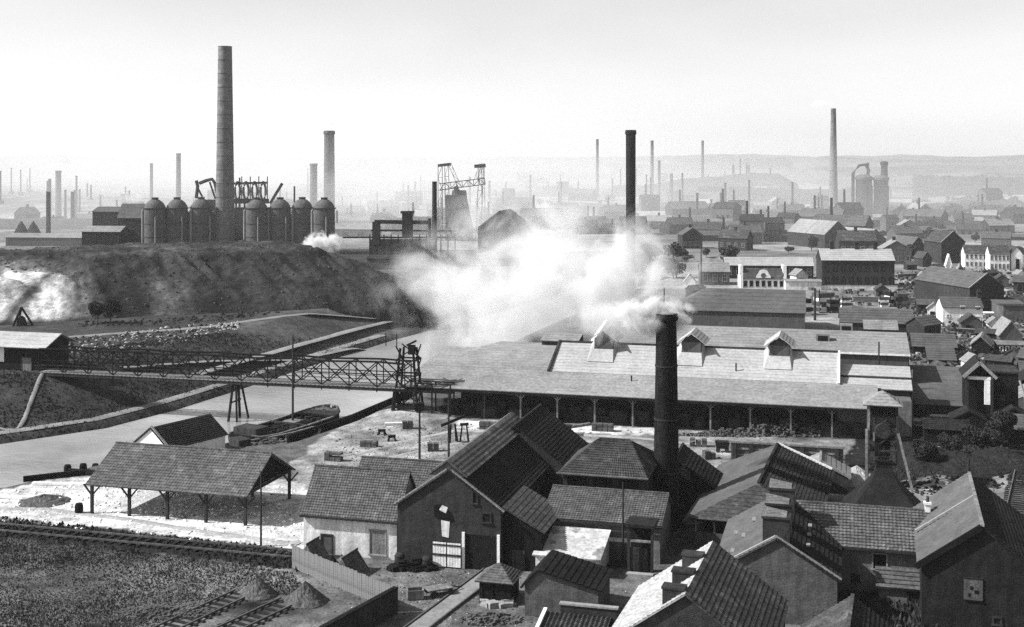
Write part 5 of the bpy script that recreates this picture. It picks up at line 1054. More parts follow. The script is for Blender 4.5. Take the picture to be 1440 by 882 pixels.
# ---- ironworks: domed hot-blast stoves
def stoves():
    G = 'domed stoves of the ironworks'; zb = zat(351, 548); D = 548
    spec = [(218, 'first domed stove from the left of the ironworks row'), (249, 'second domed stove from the left, with a thin stack behind'), (283, 'third domed stove from the left, beside the huge brick chimney'), (361, 'first domed stove right of the huge brick chimney'), (394, 'second domed stove right of the huge brick chimney'), (425, 'third domed stove right of the huge brick chimney'), (456, 'last domed stove at the right end, above the steam puff')]
    root = thing('blast_stove', spec[0][1], 'stove', (0, 0, 0), 0, G); r = 4.7; hs = zat(293, D) - zb; hd = zat(279, D) - zb
    MB().lathe([(r, -6), (r, hs)], 28, cap=False).build('shell', M['iron_pale'], root, True)
    MB().lathe([(r + .15, hs - .3), (r + .5, hs - .1), (r + .5, hs + .2), (r, hs + .25)], 28, cap=False).build('gallery', M['iron'], root)
    k = hd - hs; MB().lathe([(r, hs), (r * .93, hs + k * .25), (r * .75, hs + k * .55), (r * .45, hs + k * .82), (r * .25, hs + k * .9)], 28).build('dome', M['iron_pale'], root, True)
    MB().lathe([(1.4, hs + k * .85), (1.6, hs + k * 1.0), (1.6, hs + k * 1.08), (.5, hs + k * 1.1)], 16).build('cap', M['iron'], root)
    g = MB(); g.tube([(-r - .6, -.6, -4), (-r - .6, -.6, hs - 1), (-r * .6, -.4, hs + 2)], .55, 10); g.tube([(r * .35, -r - .5, -4), (r * .35, -r - .5, hs * .8)], .35, 8); g.build('pipe', M['felt'], root)
    g = MB()
    for z in (hs * .3, hs * .62): g.lathe([(r, z), (r + .12, z), (r + .12, z + .3), (r, z + .3)], 28, cap=False)
    g.build('hoop', M['iron'], root)
    for i, (px, lab) in enumerate(spec):
        o = root if i == 0 else copy_tree(root, (0, 0, 0), 0, lab); o.location = (xat(px, D + (i % 3) * 3), D + (i % 3) * 3, zb); o.rotation_euler = (0, 0, R(20 * (i % 3)))
    # gas mains with loops, bleeders, charging gantry
    t = thing('gas_main', 'row of looped gas pipes on a gantry behind the stoves, right of the huge chimney', 'pipework', (xat(352, 575), 575, zb)); s = 575 / F; z0 = zat(283, 575) - zb; g = MB(); g.bar((-24 * s, 0, z0), (26 * s, 0, z0), 1.6, 2.2); g.bar((-24 * s, 0, z0 + 8.2), (24 * s, 0, z0 + 8.6), .5, 1.0); g.build('main_pipe', M['iron'], t)
    for i in range(4):
        c = (-18 + i * 12) * s; p = [(c + 3.6 * s * math.cos(a) , 0, z0 + 4.6 + 3.9 * math.sin(a)) for a in np.linspace(0, 2 * math.pi, 15)]; MB().tube(p, .55, 8).build('pipe_loop', M['iron_pale'], t)
        g = MB(); g.bar((c + 6 * s, 0, z0), (c + 6 * s, 0, z0 + 11.5), .4); g.lathe([(.2, z0 + 8), (.8, z0 + 8.4), (.8, z0 + 9), (.2, z0 + 9.4)], 8, (c, 0, 0)); g.build('valve_post', M['iron'], t)
    MB().box(-22 * s, 24 * s, -.5, 6, -6, z0 - 3).build('engine_house', M['brick'], t)
    g = MB()
    for px in (-20, -8, 4, 16): g.bar((px * s, 0, -5), (px * s, 0, z0), .7)
    g.build('gantry_leg', M['iron'], t)
    t = thing('downcomer', 'bent gas downcomer pipes with raking struts left of the huge chimney', 'pipework', (xat(290, 580), 580, zb)); s = 580 / F; za = lambda py: zat(py, 580) - zb
    for i, p in enumerate((((-14, 279), (-12, 262), (-14, 254)), ((-10, 258), (0, 254), (8, 252), (12, 258), (16, 276)), ((-14, 262), (-6, 277)), ((4, 256), (12, 280)))): MB().tube([(a * s, i * .4, za(b)) for a, b in p], .8 if i < 2 else .45, 8).build('pipe', M['iron'], t)
    MB().box(-16 * s, 14 * s, .5, 5, -6, za(281)).build('casing', M['iron_pale'], t)
    t = thing('inclined_hoist', 'slanting hoist beam above the right-hand stoves', 'hoist', (xat(384, 580), 580, zb)); MB().bar((-4 * s, 0, za(286)), (13 * s, 0, za(258)), 1.2).build('boom', M['iron'], t); MB().bar((-2 * s, 0, -5), (-2 * s, 0, za(284)), 1).build('mast', M['iron'], t)
    for px, y1, lab in ((414, 262, 'thin vent pipe on the third right-hand stove'), (337, 250, 'thin mast above the looped gas pipes')): pole('vent_pipe', lab, px, 330, y1, .5, D=585, m='iron', cat='pipe')
    t = thing('engine_house', 'dark engine house filling the gaps behind the three left stoves', 'works hall', (xat(205, 566), 566, zb)); s = 566 / F; MB().box(0, 92 * s, 0, 8, -6, zat(300, 566) - zb).build('wall', M['iron_dark'], t); MB().box(-.5, 93 * s, -.5, 8.5, zat(300, 566) - zb, zat(298, 566) - zb).build('roof', M['slate'], t)
    t = thing('engine_house', 'dark engine house behind the four right stoves', 'works hall', (xat(378, 566), 566, zb)); MB().box(0, 88 * s, 0, 8, -6, zat(304, 566) - zb).build('wall', M['iron_dark'], t); MB().box(-.5, 89 * s, -.5, 8.5, zat(304, 566) - zb, zat(302, 566) - zb).build('roof', M['slate'], t)
    # cast houses to the left
    def bx(lab, px0, px1, D, py_b, py_e, py_r, m, r, d=14):
        f = Fr(px0, 0, D=D, th=R(-6)); f.z = zat(py_b, D) - 1; w = f.u_px(px1); house('cast_house', lab, 'works hall', f, w, d, f.h(0, 0, py_e), f.h(0, d / 2, py_r), 'x', m, r, n=4, step=.05, caps=False, og=.4)
    bx('dark works hall with paler roof edge left of the stoves', 130, 172, 575, 348, 298, 291, 'iron_dark', 'slate'); bx('taller dark works hall with sunlit grey roof, against the first stove', 166, 203, 556, 352, 306, 287, 'iron_dark', 'slate', 10); bx('low dark annexe with pale roof in front of the works halls', 115, 168, 546, 350, 326, 318, 'iron_dark', 'felt', 12)
    bx('long low pale-roofed works shed on the far left', 8, 118, 600, 346, 334, 328, 'slate', 'felt', 12); bx('pale flat roofed shed behind the far left works', 70, 112, 760, 330, 320, 315, 'slate', 'pale_roof', 16)
    for px in (30, 47): cone_far('dark pointed heap behind the far left shed, ' + ('left one' if px == 30 else 'right one'), px, 330, 640, 4.5, 8, 'coal')
def cone_far(lab, px, py, D, r, h, m):
    x = xat(px, D); o = MB().lathe([(r, -2), (r * .85, h * .2), (r * .45, h * .65), (.2, h)], 14).build('coal_heap', M[m]); o.location = (x, D, zat(py, D) - 1); tag(o, lab, 'heap')
stoves()
# ---- second furnace with lattice gantries in the smoke
def lattice(t, p, q, wd, m, seg=6, name='lattice'):
    p, q = Vector(p), Vector(q); d = (q - p); up = Vector((0, 1, 0)); n = d.cross(up).normalized() * wd / 2; g = MB()
    for s in (-1, 1): g.bar(p + n * s, q + n * s, wd * .14)
    for i in range(seg): a = p + d * i / seg; b = p + d * (i + 1) / seg; s = 1 if i % 2 else -1; g.bar(a + n * s, b - n * s, wd * .1); g.bar(b - n, b + n, wd * .1)
    g.build(name, M[m], t)
def furnace2():
    D = 640; s = D / F; t = thing('blast_furnace', 'hazy second blast furnace with two lattice towers and a raised gantry, seen through smoke', 'furnace', (xat(645, D), D, zat(345, D))); Z = lambda py: zat(py, D) - zat(345, D)
    P = lambda px, py, o=0: ((px - 645) * s, o, Z(py))
    lattice(t, P(619, 340), P(619, 232), 2.2, 'iron'); lattice(t, P(630, 340), P(628, 230), 2, 'iron'); lattice(t, P(672, 340), P(677, 232), 2.4, 'iron'); lattice(t, P(680, 300), P(679, 230), 1.6, 'iron')
    lattice(t, P(618, 263), P(682, 255), 3.2, 'iron', 8, 'gantry'); lattice(t, P(632, 230), P(646, 262), 1.6, 'iron', 4); lattice(t, P(669, 252), P(676, 231), 1.4, 'iron', 3)
    g = MB(); g.box(*[(626 - 645) * s, (652 - 645) * s], 2, 14, -3, Z(275)); g.build('casing', M['iron_pale'], t)
    g = MB(); g.lathe([(7.5, -3), (7, Z(318)), (4.6, Z(285)), (3.6, Z(268))], 20, (0, 6, 0)); g.build('furnace_stack', M['iron'], t, True)
    g = MB(); g.tube([P(640, 262, -1), P(650, 285, -1), P(655, 325, -1), P(652, 342, -1)], [1.2, 2.2, 3, 3.2], 10); g.build('downcomer', M['iron'], t)
    MB().bar(P(667, 234), P(683, 233), 1.8).build('head_platform', M['iron'], t); MB().bar(P(616, 233), P(634, 231), 1.5).build('head_platform', M['iron'], t)
    f = Fr(672, 0, D=560, th=R(-12)); f.z = zat(372, 560); house('smoky_hall', 'large dark gabled hall half lost in smoke below the second furnace', 'works hall', f, 20, 24, f.h(0, 0, 320), f.h(10, 0, 297), 'y', 'iron_pale', 'slate', n=4, caps=False)
    D = 520; s = D / F; t = thing('pipe_gantry', 'long gantry carrying pipes and a square bunker tower, right of the slag heap', 'gantry', (xat(575, D), D, zat(362, D))); Z = lambda py: zat(py, D) - zat(362, D); P = lambda px, py, o=0: ((px - 575) * s, o, Z(py))
    g = MB(); g.bar(P(482, 334), P(640, 334), .7); g.bar(P(522, 324), P(640, 325), .7); g.bar(P(527, 312), P(606, 313), 1.6); g.build('pipe', M['iron'], t)
    for i in range(13): MB().bar(P(520 + i * 10, 362), P(520 + i * 10, 330), .45).build('leg', M['iron'], t)
    MB().box(*[(566 - 575) * s, (580 - 575) * s], -2, 3, Z(335), Z(300)).build('bunker', M['iron'], t); MB().box(*[(524 - 575) * s, (534 - 575) * s], -1.5, 3, Z(345), Z(312)).build('bunker', M['iron'], t); MB().box(*[(519 - 575) * s, (612 - 575) * s], 0, 6, -3, Z(337)).build('hall', M['slate'], t); MB().box(*[(564 - 575) * s, (582 - 575) * s], -3, 4, Z(300), Z(297)).build('roof', M['iron'], t)
    f = Fr(516, 0, D=430, th=R(-8)); f.z = zat(382, 430) - 1; house('loading_bank', 'long low flat building with dark roof line at the right foot of the slag heap', 'building', f, 17, 8, f.h(0, 0, 364), f.h(0, 4, 359), 'x', 'slate', 'iron', n=2, caps=False)
furnace2()
# ---- twin coal towers on the right
def twin():
    D = 900; s = D / F; zb = tz(xat(1225, D), D) - 2; G = 'twin towers on the hillside'
    for px0, px1, top, lab, neck in ((1204, 1226, 249, 'left of the twin round towers, with a bent pipe over its top', 0), (1229, 1249, 250, 'right of the twin round towers, with a tall neck on its top', 1)):
        r = (px1 - px0) / 2 * s; x = xat((px0 + px1) / 2, D); t = thing('round_tower', lab, 'tower', (x, D, zb), 0, G); h = zat(top, D) - zb
        MB().lathe([(r * 1.05, -2), (r, h * .9), (r * .98, h)], 24).build('shell', M['iron'], t, True); MB().lathe([(r * 1.02, h * .93), (r * 1.1, h * .95), (r * 1.1, h), (r * .6, h + 1.8)], 24).build('gallery', M['iron_pale'], t)
        MB().box(r * .8, r * 1.1, -.8, .8, 0, h * .8).build('buttress', M['felt'], t)
        if neck: MB().lathe([(2.6, h), (2.3, h + 7), (2.6, h + 9.5), (2.9, h + 10), (2.9, h + 11.5), (1.5, h + 12)], 14, (r * .45, 0, 0)).build('neck', M['iron'], t)
        else:
            MB().tube([(r * .4, 0, h), (r * .6, 0, h + 5), (r * .2, 0, h + 9), (-r * .6, 0, h + 8.5), (-r * 1.4, 0, h + 3), (-r * 1.45, 0, -2)], 1.15, 10).build('bent_pipe', M['iron'], t); MB().tube([(r * .5, 0, h + 1), (r * .5, 0, h + 10.5)], .9, 8).build('stub_pipe', M['iron'], t)
twin()
# ---- hazy houses and works on the slopes
def far_houses():
    G = 'small hazy houses scattered over the slopes'
    def where(px, py):
        if px < 200: return 'beyond the slag heap at the far left'
        if px < 640: return 'by the pipe gantry'
        if px < 900: return 'left of the black iron chimney' if px < 880 else 'beside the black iron chimney'
        if px < 1000: return 'right of the black iron chimney'
        if px < 1165: return 'left of the tall slender chimney, high on the slope' if py < 318 else 'above the long narrow pale-roofed shed'
        if px < 1300: return 'at the foot of the twin towers' if py < 335 else 'behind the long dark terrace'
        return 'on the slope above the white terraces' if py < 325 else 'near the white terraces'
    base = None; random.seed(11); put = []
    spots = [(1010, 352), (1030, 345), (1075, 336), (1095, 330), (1118, 338), (1138, 346), (1128, 322), (1100, 310), (1150, 330), (960, 350), (975, 336), (1000, 326), (942, 330), (1260, 345), (1266, 330), (1300, 330), (1342, 318), (1392, 330), (1180, 360), (1270, 318), (1290, 312), (1255, 312), (1330, 308), (1366, 312), (1425, 316), (1060, 318), (1040, 328), (986, 312), (950, 316), (905, 322), (870, 330), (850, 312), (1085, 296), (1110, 300), (1140, 300), (1060, 296), (930, 300), (1380, 350), (1240, 372), (20, 318), (60, 322), (110, 318), (150, 316), (700, 330), (740, 318), (780, 322), (810, 330), (765, 300), (800, 305), (550, 330), (520, 326)]
    wl = ('brick', 'slate', 'brick_mid', 'brick', 'brick_pale', 'brick'); rl = ('tile', 'slate', 'felt', 'slate', 'tile', 'felt'); tone = ('hazy dark house with dark roof ', 'hazy grey house with grey roof ', 'hazy brick house with pale roof ', 'hazy dark house with grey roof ', 'hazy pale-walled house with dark roof ', 'hazy dark house with pale roof ')
    for i, (px, py) in enumerate(spots):
        D = hit(px, py); x = xat(px, D); z = tz(x, D)
        if i < 6:
            w = random.uniform(10, 18); f = Fr(px, 0, D=D, th=R(random.choice((-12, 8, 20, -30)))); f.z = z; he = random.uniform(4.5, 7); ax = random.choice('xy')
            o = house('town_house', tone[i] + where(px, py), 'house', f, w, 9, he, he + 3.5, ax, wl[i], rl[i], n=3, caps=False, group=G, wins=[('f', w * (k + .5) / 4 - .6, 1.6, 1.2, 1.8) for k in range(4)], chims=((w / 2, 4.5, he + 3.4, 1.1, 1.1, 1.4, M['brick'], 0),)); put.append(o)
        else: c = copy_tree(put[i % 6], (x, D, z), R(random.uniform(-35, 35)), tone[i % 6] + where(px, py), sc=(random.uniform(.8, 1.2),) * 3)
    for px, py, l, w, h, m, lab in ((1030, 292, 62, 16, 5, 'pale_roof', 'long white-roofed factory shed on the far slope'), (990, 282, 60, 14, 6, 'slate', 'long grey factory shed above the white-roofed one'), (1020, 276, 55, 12, 7, 'iron', 'dark long roof above the grey factory shed on the far slope'), (935, 310, 40, 12, 4, 'pale_roof', 'pale bar-shaped shed right of the black iron chimney'), (1120, 300, 30, 12, 5, 'pale_roof', 'small pale shed below the waste tip')):
        D = hit(px, py); f = Fr(px, 0, D=D, th=R(-5)); f.x -= l / 2; f.z = tz(f.x + l / 2, D) - 1; house('factory_shed', lab, 'shed', f, l, w, h, h + 3, 'x', 'slate', m, n=2, caps=False)
far_houses()
def far_works():
    random.seed(23); G = 'hazy works sheds in the far valley'; G2 = 'faint thin stacks in the far valley'
    def where(px): return 'far left beyond the slag heap' if px < 260 else 'behind the stoves' if px < 500 else 'around the second furnace' if px < 700 else 'left of the black iron chimney' if px < 885 else 'right of the black iron chimney' if px < 1010 else 'left of the tall slender chimney' if px < 1170 else 'behind the twin towers' if px < 1270 else 'on the far right slope'
    P = []
    kinds = [(34, 12, 5, 8, 'slate', 'felt', 'long pale-roofed works shed '), (22, 14, 8, 12, 'iron', 'iron_pale', 'tall dark works shed '), (46, 10, 4, 6, 'brick', 'slate', 'very long low works shed '), (12, 10, 12, 15, 'iron_pale', 'iron', 'square tower-like works building '), (18, 9, 5, 9, 'brick_pale', 'tile', 'pale-walled works shed ')]
    for i in range(124):
        px = random.uniform(480, 1440) if i % 4 else random.uniform(0, 480); py = (random.uniform(248, 312) if i < 74 else random.uniform(295, 342)) if px > 700 else random.uniform(285, 335)
        D = hit(px, py); x = xat(px, D); z = tz(x, D) - 1; k = i % 5; lab = kinds[k][6] + where(px)
        if i < 5:
            w, d, he, hr, wm, rm, _ = kinds[k]; f = Fr(px, 0, D=D, th=R(-10)); f.z = z; o = house('works_shed', lab, 'shed', f, w, d, he, hr, 'x', wm, rm, n=2, caps=False, group=G); P.append(o)
            v = MB(); v.lathe([(.7, he), (.55, hr + 7)], 8, (w * .3, d * .5, 0)); v.build('flue', M['iron'], o)
            for q in range(3): MB().box(w * (.2 + .25 * q), w * (.3 + .25 * q), -.1, -.02, he * .3, he * .7).build('window', M['dark'], o)
        else: s = random.uniform(.6, 1.25); copy_tree(P[k], (x, D, z), R(random.uniform(-40, 25)), lab, (s, s, s))
    base = None
    for i in range(46):
        px = random.uniform(560, 1130) if i % 3 else random.uniform(0, 480); D = random.uniform(800, 1700); x = xat(px, D); z = tz(x, D) - 2; hh = random.uniform(14, 34)
        if base is None: base = thing('thin_stack', 'faint thin stack ' + where(px), 'chimney', (x, D, z), 0, G2); MB().lathe([(1.0, 0), (.7, 24), (.9, 24.2), (.9, 25), (.6, 25)], 8).build('shaft', M['iron'], base); MB().box(-2.2, 2.2, -2.2, 2.2, -1, 4).build('base', M['slate'], base)
        else: copy_tree(base, (x, D, z), 0, 'faint thin stack ' + where(px), (1.1, 1.1, hh / 25))
    for px, py, l, w, h, lab in ((900, 300, 130, 16, 8, 'embankment'), (1060, 316, 150, 14, 7, 'embankment'), (760, 318, 120, 14, 6, 'embankment'), (1110, 290, 160, 26, 16, 'spoil_bank'), (560, 322, 90, 12, 6, 'embankment'), (980, 268, 220, 30, 14, 'spoil_bank'), (1320, 300, 150, 16, 8, 'embankment'), (130, 322, 140, 14, 7, 'embankment'), (1230, 322, 110, 12, 6, 'embankment')):
        D = hit(px, py); x = xat(px, D); n, k = 40, 8; V = []; Fc = []; a = R(random.uniform(-14, 14))
        for i in range(n + 1):
            for j in range(k + 1):
                u = (i / n - .5) * l; v = (j / k - .5) * 2; e = min(1, (1 - abs(i / n - .5) * 2) * 5); zz = h * e * min(1, (1 - abs(v)) * 1.7) * (1 + .3 * float(fbm(u / 14, v * 2 + px, 3, 3))); vx = u * math.cos(a) - v * w * math.sin(a); vy = u * math.sin(a) + v * w * math.cos(a); V.append((x + vx, D + vy, tz(x + vx, D + vy) + zz - .6))
        for i in range(n):
            for j in range(k): b = i * (k + 1) + j; Fc.append((b, b + k + 1, b + k + 2, b + 1))
        tag(npmesh(lab, V, Fc, M['spoil'], True), kind='structure')
far_works()

# ================================================================ TREES, GRASS, LOOSE STUFF
def leaf_mesh(name, n, rx, rz, leaf, m, lobes=9):
    c = rng.normal(size=(lobes, 3)); c /= np.linalg.norm(c, axis=1)[:, None]; c *= rng.uniform(.3, .75, (lobes, 1)); c[:, 2] = c[:, 2] * .8
    k = rng.integers(0, lobes, n); d = rng.normal(size=(n, 3)); d /= np.linalg.norm(d, axis=1)[:, None]; p = c[k] + d * (rng.uniform(.55, 1, (n, 1)) ** .5) * rng.uniform(.28, .5, (lobes, 1))[k]
    p = p * np.array([rx, rx, rz]) + np.array([0, 0, rz]); a = rng.normal(size=(n, 3)); a /= np.linalg.norm(a, axis=1)[:, None]; b = np.cross(a, rng.normal(size=(n, 3))); b /= np.linalg.norm(b, axis=1)[:, None]; s = leaf * rng.uniform(.6, 1.4, (n, 1))
    V = np.stack([p - a * s, p + b * s * .6, p + a * s, p - b * s * .6], 1).reshape(-1, 3); o = npmesh(name, V, np.arange(4 * n).reshape(-1, 4), m); return o
def tree_proto(label, h, r, n, leaf, group):
    t = thing('tree', label, 'tree', (0, 0, 0), 0, group); cr = leaf_mesh('crown', n, r, (h - h * .14) / 2, leaf, M['leaf']); cr.parent = t; cr.location = (0, 0, h * .14)
    m = MB(); m.tube([(0, 0, -.6), (.1, 0, h * .3), (0, .15, h * .62)], [h * .035, h * .025, h * .012], 7)
    for k in range(5): a = k * 1.26; m.tube([(.05, 0, h * (.25 + .06 * k)), (math.cos(a) * r * .55, math.sin(a) * r * .55, h * (.45 + .06 * k))], [h * .014, h * .006], 5)
    m.build('trunk', M['bark'], t); return t
def plants():
    random.seed(5)
    # dark trees by the pit tower
    sp = [(1302, 655, 'dark leafy tree on the black ground, left of the shaft house'), (1336, 640, 'dark leafy tree in front of the grey sloping roof'), (1382, 640, 'dark tree beneath the black shaft house'), (1408, 628, 'dark tree beneath the black winding house'), (1428, 608, 'dark tree at the right edge by the winding house'), (1322, 625, 'dark bushy tree close to the lowest plank stack'), (1272, 640, 'dark bush right of the headframe')]
    p = None
    for i, (px, py, lab) in enumerate(sp[:5]):
        x, y = gp(px, py); hh = (4.2, 3.6, 5, 5.5, 4.2, 4.5, 3.5)[i]
        if i in (0, 3): p = tree_proto(lab, hh, hh * .55, 5200, .17, 'dark trees by the shaft house'); p.location = (x, y, tz(x, y)); bh = hh
        else: copy_tree(p, (x, y, tz(x, y)), random.uniform(0, 6), lab, (hh / bh,) * 3)
    G = 'hazy trees on the slopes'; P = [tree_proto('hazy tree on the slope below the hills', h, h * .5, 420, .9, G) for h in (9, 11, 7)]; i = 0
    def wh(px, py): return 'hazy tree ' + ('beside the left corner of the big grey works roof' if px < 962 and py > 353 else 'behind the white steam' if px < 905 else 'right of the black iron chimney' if px < 1000 else 'left of the tall slender chimney' if px < 1165 else 'at the foot of the twin towers' if px < 1275 else 'on the slope above the white terraces')
    for px, py in [(rng.uniform(925, 1440), rng.uniform(288, 372)) for _ in range(70)] + [(rng.uniform(905, 960), rng.uniform(355, 395)) for _ in range(14)] + [(rng.uniform(740, 900), rng.uniform(275, 330)) for _ in range(36)] + [(rng.uniform(1330, 1440), rng.uniform(275, 305)) for _ in range(40)]:
        D = hit(px, py)
        if 1156 < px < 1262 and 340 < py < 410 or 1040 < px < 1150 and py > 358 or D > 3000: continue
        x = xat(px, D); z = tz(x, D); sc = random.uniform(.35, .8)
        if i < 3: P[i].location = (x, D, z); P[i].scale = (sc, sc, sc); P[i]['label'] = wh(px, py)
        else: copy_tree(P[i % 3], (x, D, z), random.uniform(0, 6), wh(px, py), (sc * random.uniform(1, 1.4), sc * random.uniform(1, 1.4), sc))
        i += 1
    # far wood on the right hill: one mass
    n = 26000; px = rng.uniform(1285, 1600, n); D = rng.uniform(1250, 1900, n); x = (px - 720) * D / F; z0 = terrain(x, D); keep = fbm(x / 90, D / 90, 3, 4) > -.08 - .3 * (px > 1340); x, D, z0 = x[keep], D[keep], z0[keep]; n = len(x)
    cz = z0 + rng.uniform(0, 11, n); a = rng.normal(size=(n, 3)); a /= np.linalg.norm(a, axis=1)[:, None]; b = np.cross(a, rng.normal(size=(n, 3))); b /= np.linalg.norm(b, axis=1)[:, None]; c = np.c_[x, D, cz]; s = rng.uniform(1.2, 3, (n, 1))
    tag(npmesh('far_wood', np.stack([c - a * s, c + b * s, c + a * s, c - b * s], 1).reshape(-1, 3), np.arange(4 * n).reshape(-1, 4), M['leaf']), 'dark wood covering the hill at the right', 'wood', kind='stuff')
    # grass tufts
    def tufts(name, P, n, hmin, hmax, m, zz=0.0, dens=None, wd=.12):
        xs = [q[0] for q in P]; ys = [q[1] for q in P]; x = rng.uniform(min(xs), max(xs), n); y = rng.uniform(min(ys), max(ys), n); k = inpoly(x, y, P); x, y = x[k], y[k]
        if dens is not None: k = fbm(x / dens, y / dens, 4, 77) > rng.uniform(-.35, .3, len(x)); x, y = x[k], y[k]
        n = len(x); z = terrain(x, y); hgt = rng.uniform(hmin, hmax, n) * (1 + 1.6 * np.clip(fbm(x / 4, y / 4, 3, 6), -.4, .5)); an = rng.uniform(0, 6.28, n); le = rng.uniform(-.5, .5, (n, 2)) * hgt[:, None]; w = wd * rng.uniform(.6, 1.6, n)
        V = np.stack([np.c_[x - np.cos(an) * w, y - np.sin(an) * w, z - .05], np.c_[x + np.cos(an) * w, y + np.sin(an) * w, z - .05], np.c_[x + le[:, 0], y + le[:, 1], z + hgt]], 1).reshape(-1, 3)
        tag(npmesh(name, V, np.arange(3 * n).reshape(-1, 3), m), kind='stuff')
    Q = lambda *p: [gp(a, b) for a, b in p]
    tufts('meadow_grass', Q((-200, 756), (0, 757), (150, 770), (300, 790), (412, 806), (440, 840), (330, 832), (215, 885), (200, 960), (-200, 960)), 110000, .05, .22, M['leaf_dry'], dens=11, wd=.09)
    tufts('meadow_weeds', Q((-200, 752), (0, 757), (150, 770), (300, 790), (412, 806), (430, 832), (330, 828), (215, 885), (200, 960), (-200, 960)), 60000, .05, .2, M['leaf'], dens=9, wd=.1)
    tufts('cutting_weeds', Q((-200, 722), (0, 738), (140, 748), (300, 768), (425, 786), (425, 804), (280, 790), (130, 771), (0, 757), (-200, 745)), 12000, .1, .4, M['leaf'], dens=3, wd=.16)
    tufts('bank_grass', [(-130, 160)] + FAR[1:8] + [(-22, 300), (-60, 262), (-95, 225), (-135, 190)], 150000, .08, .36, M['leaf_dark'], dens=5, wd=.18)
    tufts('yard_weeds', Q((420, 660), (520, 600), (660, 600), (720, 640), (640, 660)), 2500, .06, .2, M['leaf_dry'], dens=2)
    tufts('garden_weeds', Q((1180, 835), (1440, 835), (1440, 1000), (1180, 1000)), 14000, .2, .9, M['leaf'], dens=2.5, wd=.2)
    # stones on the lime yard and along the dark strip; scrap beside the heap road
    def stones(name, pts, n, s0, s1, m, sq=.6):
        k = MB(); xs, ys = [p[0] for p in pts], [p[1] for p in pts]; c = 0
        while c < n:
            x, y = random.uniform(min(xs), max(xs)), random.uniform(min(ys), max(ys))
            if not bool(inpoly(np.array([x]), np.array([y]), pts)[0]): continue
            c += 1; s = random.uniform(s0, s1) * random.uniform(.5, 1); zq = tz(x, y); n0 = len(k.v)
            for dx, dy, dz in ((1, 0, 0), (0, 1, .1), (-1, .2, 0), (-.1, -1, 0), (.1, .1, 1)): k.v.append((x + dx * s * random.uniform(.6, 1.1), y + dy * s * random.uniform(.6, 1.1), zq - .04 + dz * s * sq * random.uniform(.7, 1.3)))
            k.f += [(n0, n0 + 1, n0 + 4), (n0 + 1, n0 + 2, n0 + 4), (n0 + 2, n0 + 3, n0 + 4), (n0 + 3, n0, n0 + 4)]
        tag(k.build(name, m), kind='stuff')
    lime = Q((-80, 705), (0, 690), (130, 680), (300, 665), (430, 690), (430, 778), (300, 762), (130, 745), (0, 733), (-80, 722))
    stones('lime_stones', lime, 900, .12, .5, M['white']); stones('dark_cinders', lime, 500, .08, .3, M['coal'])
    stones('strip_stones', Q((-80, 718), (0, 728), (140, 742), (300, 760), (428, 776), (428, 784), (300, 768), (140, 750), (0, 738)), 500, .1, .45, M['coal'], 1.0)
    stones('yard_stones', Q((430, 640), (505, 585), (640, 592), (1000, 608), (1220, 630), (1100, 700), (960, 720), (900, 660), (640, 650)), 900, .1, .4, M['brickstuff'])
    stones('near_yard_stones', Q((560, 800), (760, 790), (880, 830), (900, 900), (560, 900), (470, 860)), 1500, .05, .22, M['stone']); stones('near_yard_cinders', Q((430, 800), (760, 790), (880, 830), (900, 900), (560, 900), (440, 850)), 1800, .05, .25, M['coal'])
    #stones('rail_yard_stones', Q((1250, 690), (1330, 660), (1440, 640), (1500, 760), (1380, 700), (1300, 735)), 300, .15, .6, M['stone'])
    stones('coal_lumps', Q((1262, 600), (1440, 600), (1440, 690), (1250, 700)), 1300, .12, .7, M['coal'], .7); stones('coal_yard_scraps', Q((1262, 600), (1440, 600), (1440, 700), (1250, 720)), 260, .1, .35, M['stone'], .4)
    k = MB(); c = 0
    while c < 1500:
        x, y = random.uniform(-150, -20), random.uniform(262, 345); z, s_, t_, m_, h_ = heap_h(np.array([x]), np.array([y]))
        if h_[0] < .2 or h_[0] > 13.6 or (m_[0] < .5 and h_[0] < 9): c += 1; continue
        c += 1; q = random.uniform(.1, .5); k.cbox(x, y, float(z[0]) - q * .3, q * 1.3, q, q * .8, random.uniform(0, 3))
    tag(k.build('heap_scree', M['spoil']), kind='stuff')
    hp = [gp(x, y, 4.2) for x, y in ((95, 478), (230, 462), (340, 452), (340, 462), (240, 486), (100, 500))]; stones('bank_rubble', hp, 300, .25, .9, M['stone'], .5); stones('bank_scrap', hp, 420, .25, .9, M['coal'], .6)
    hp = [gp(x, y, 4.2) for x, y in ((110, 455), (300, 446), (400, 432), (400, 440), (300, 455), (110, 464))]; stones('heap_foot_boulders', hp, 300, .3, 1.1, M['coal'], .6)
plants()
def quay_frames():
    for px, py, l, a, lab in ((80, 672, 8, 28, 'dark beam frame on the water edge, left of the open shed'), (125, 668, 6, -14, 'dark beam running from the frame to the open shed')):
        x, y = gp(px, py); o = MB().bar((-l / 2, 0, 0), (l / 2, 0, 0), .45, .7).build('quay_beam', M['wood_dark']); o.location = (x, y, tz(x, y) + .3); o.rotation_euler = (0, 0, R(a)); tag(o, lab, 'beam')
    for px, py, lab in ((134, 645, 'dark round bollard on the water edge, nearest the open shed roof'), (117, 664, 'dark barrel on the lime quay'), (111, 721, 'small dark barrel left of the first shed post'), (95, 660, 'dark mooring post on the lime quay')):
        x, y = gp(px, py); z = max(tz(x, y), -1.8); o = MB().lathe([(.4, -.3), (.48, .3), (.48, .8), (.38, 1.1)], 12).build('bollard', M['wood_dark']); o.location = (x, y, z); tag(o, lab, 'bollard')
    x, y = gp(25, 692); 
quay_frames()
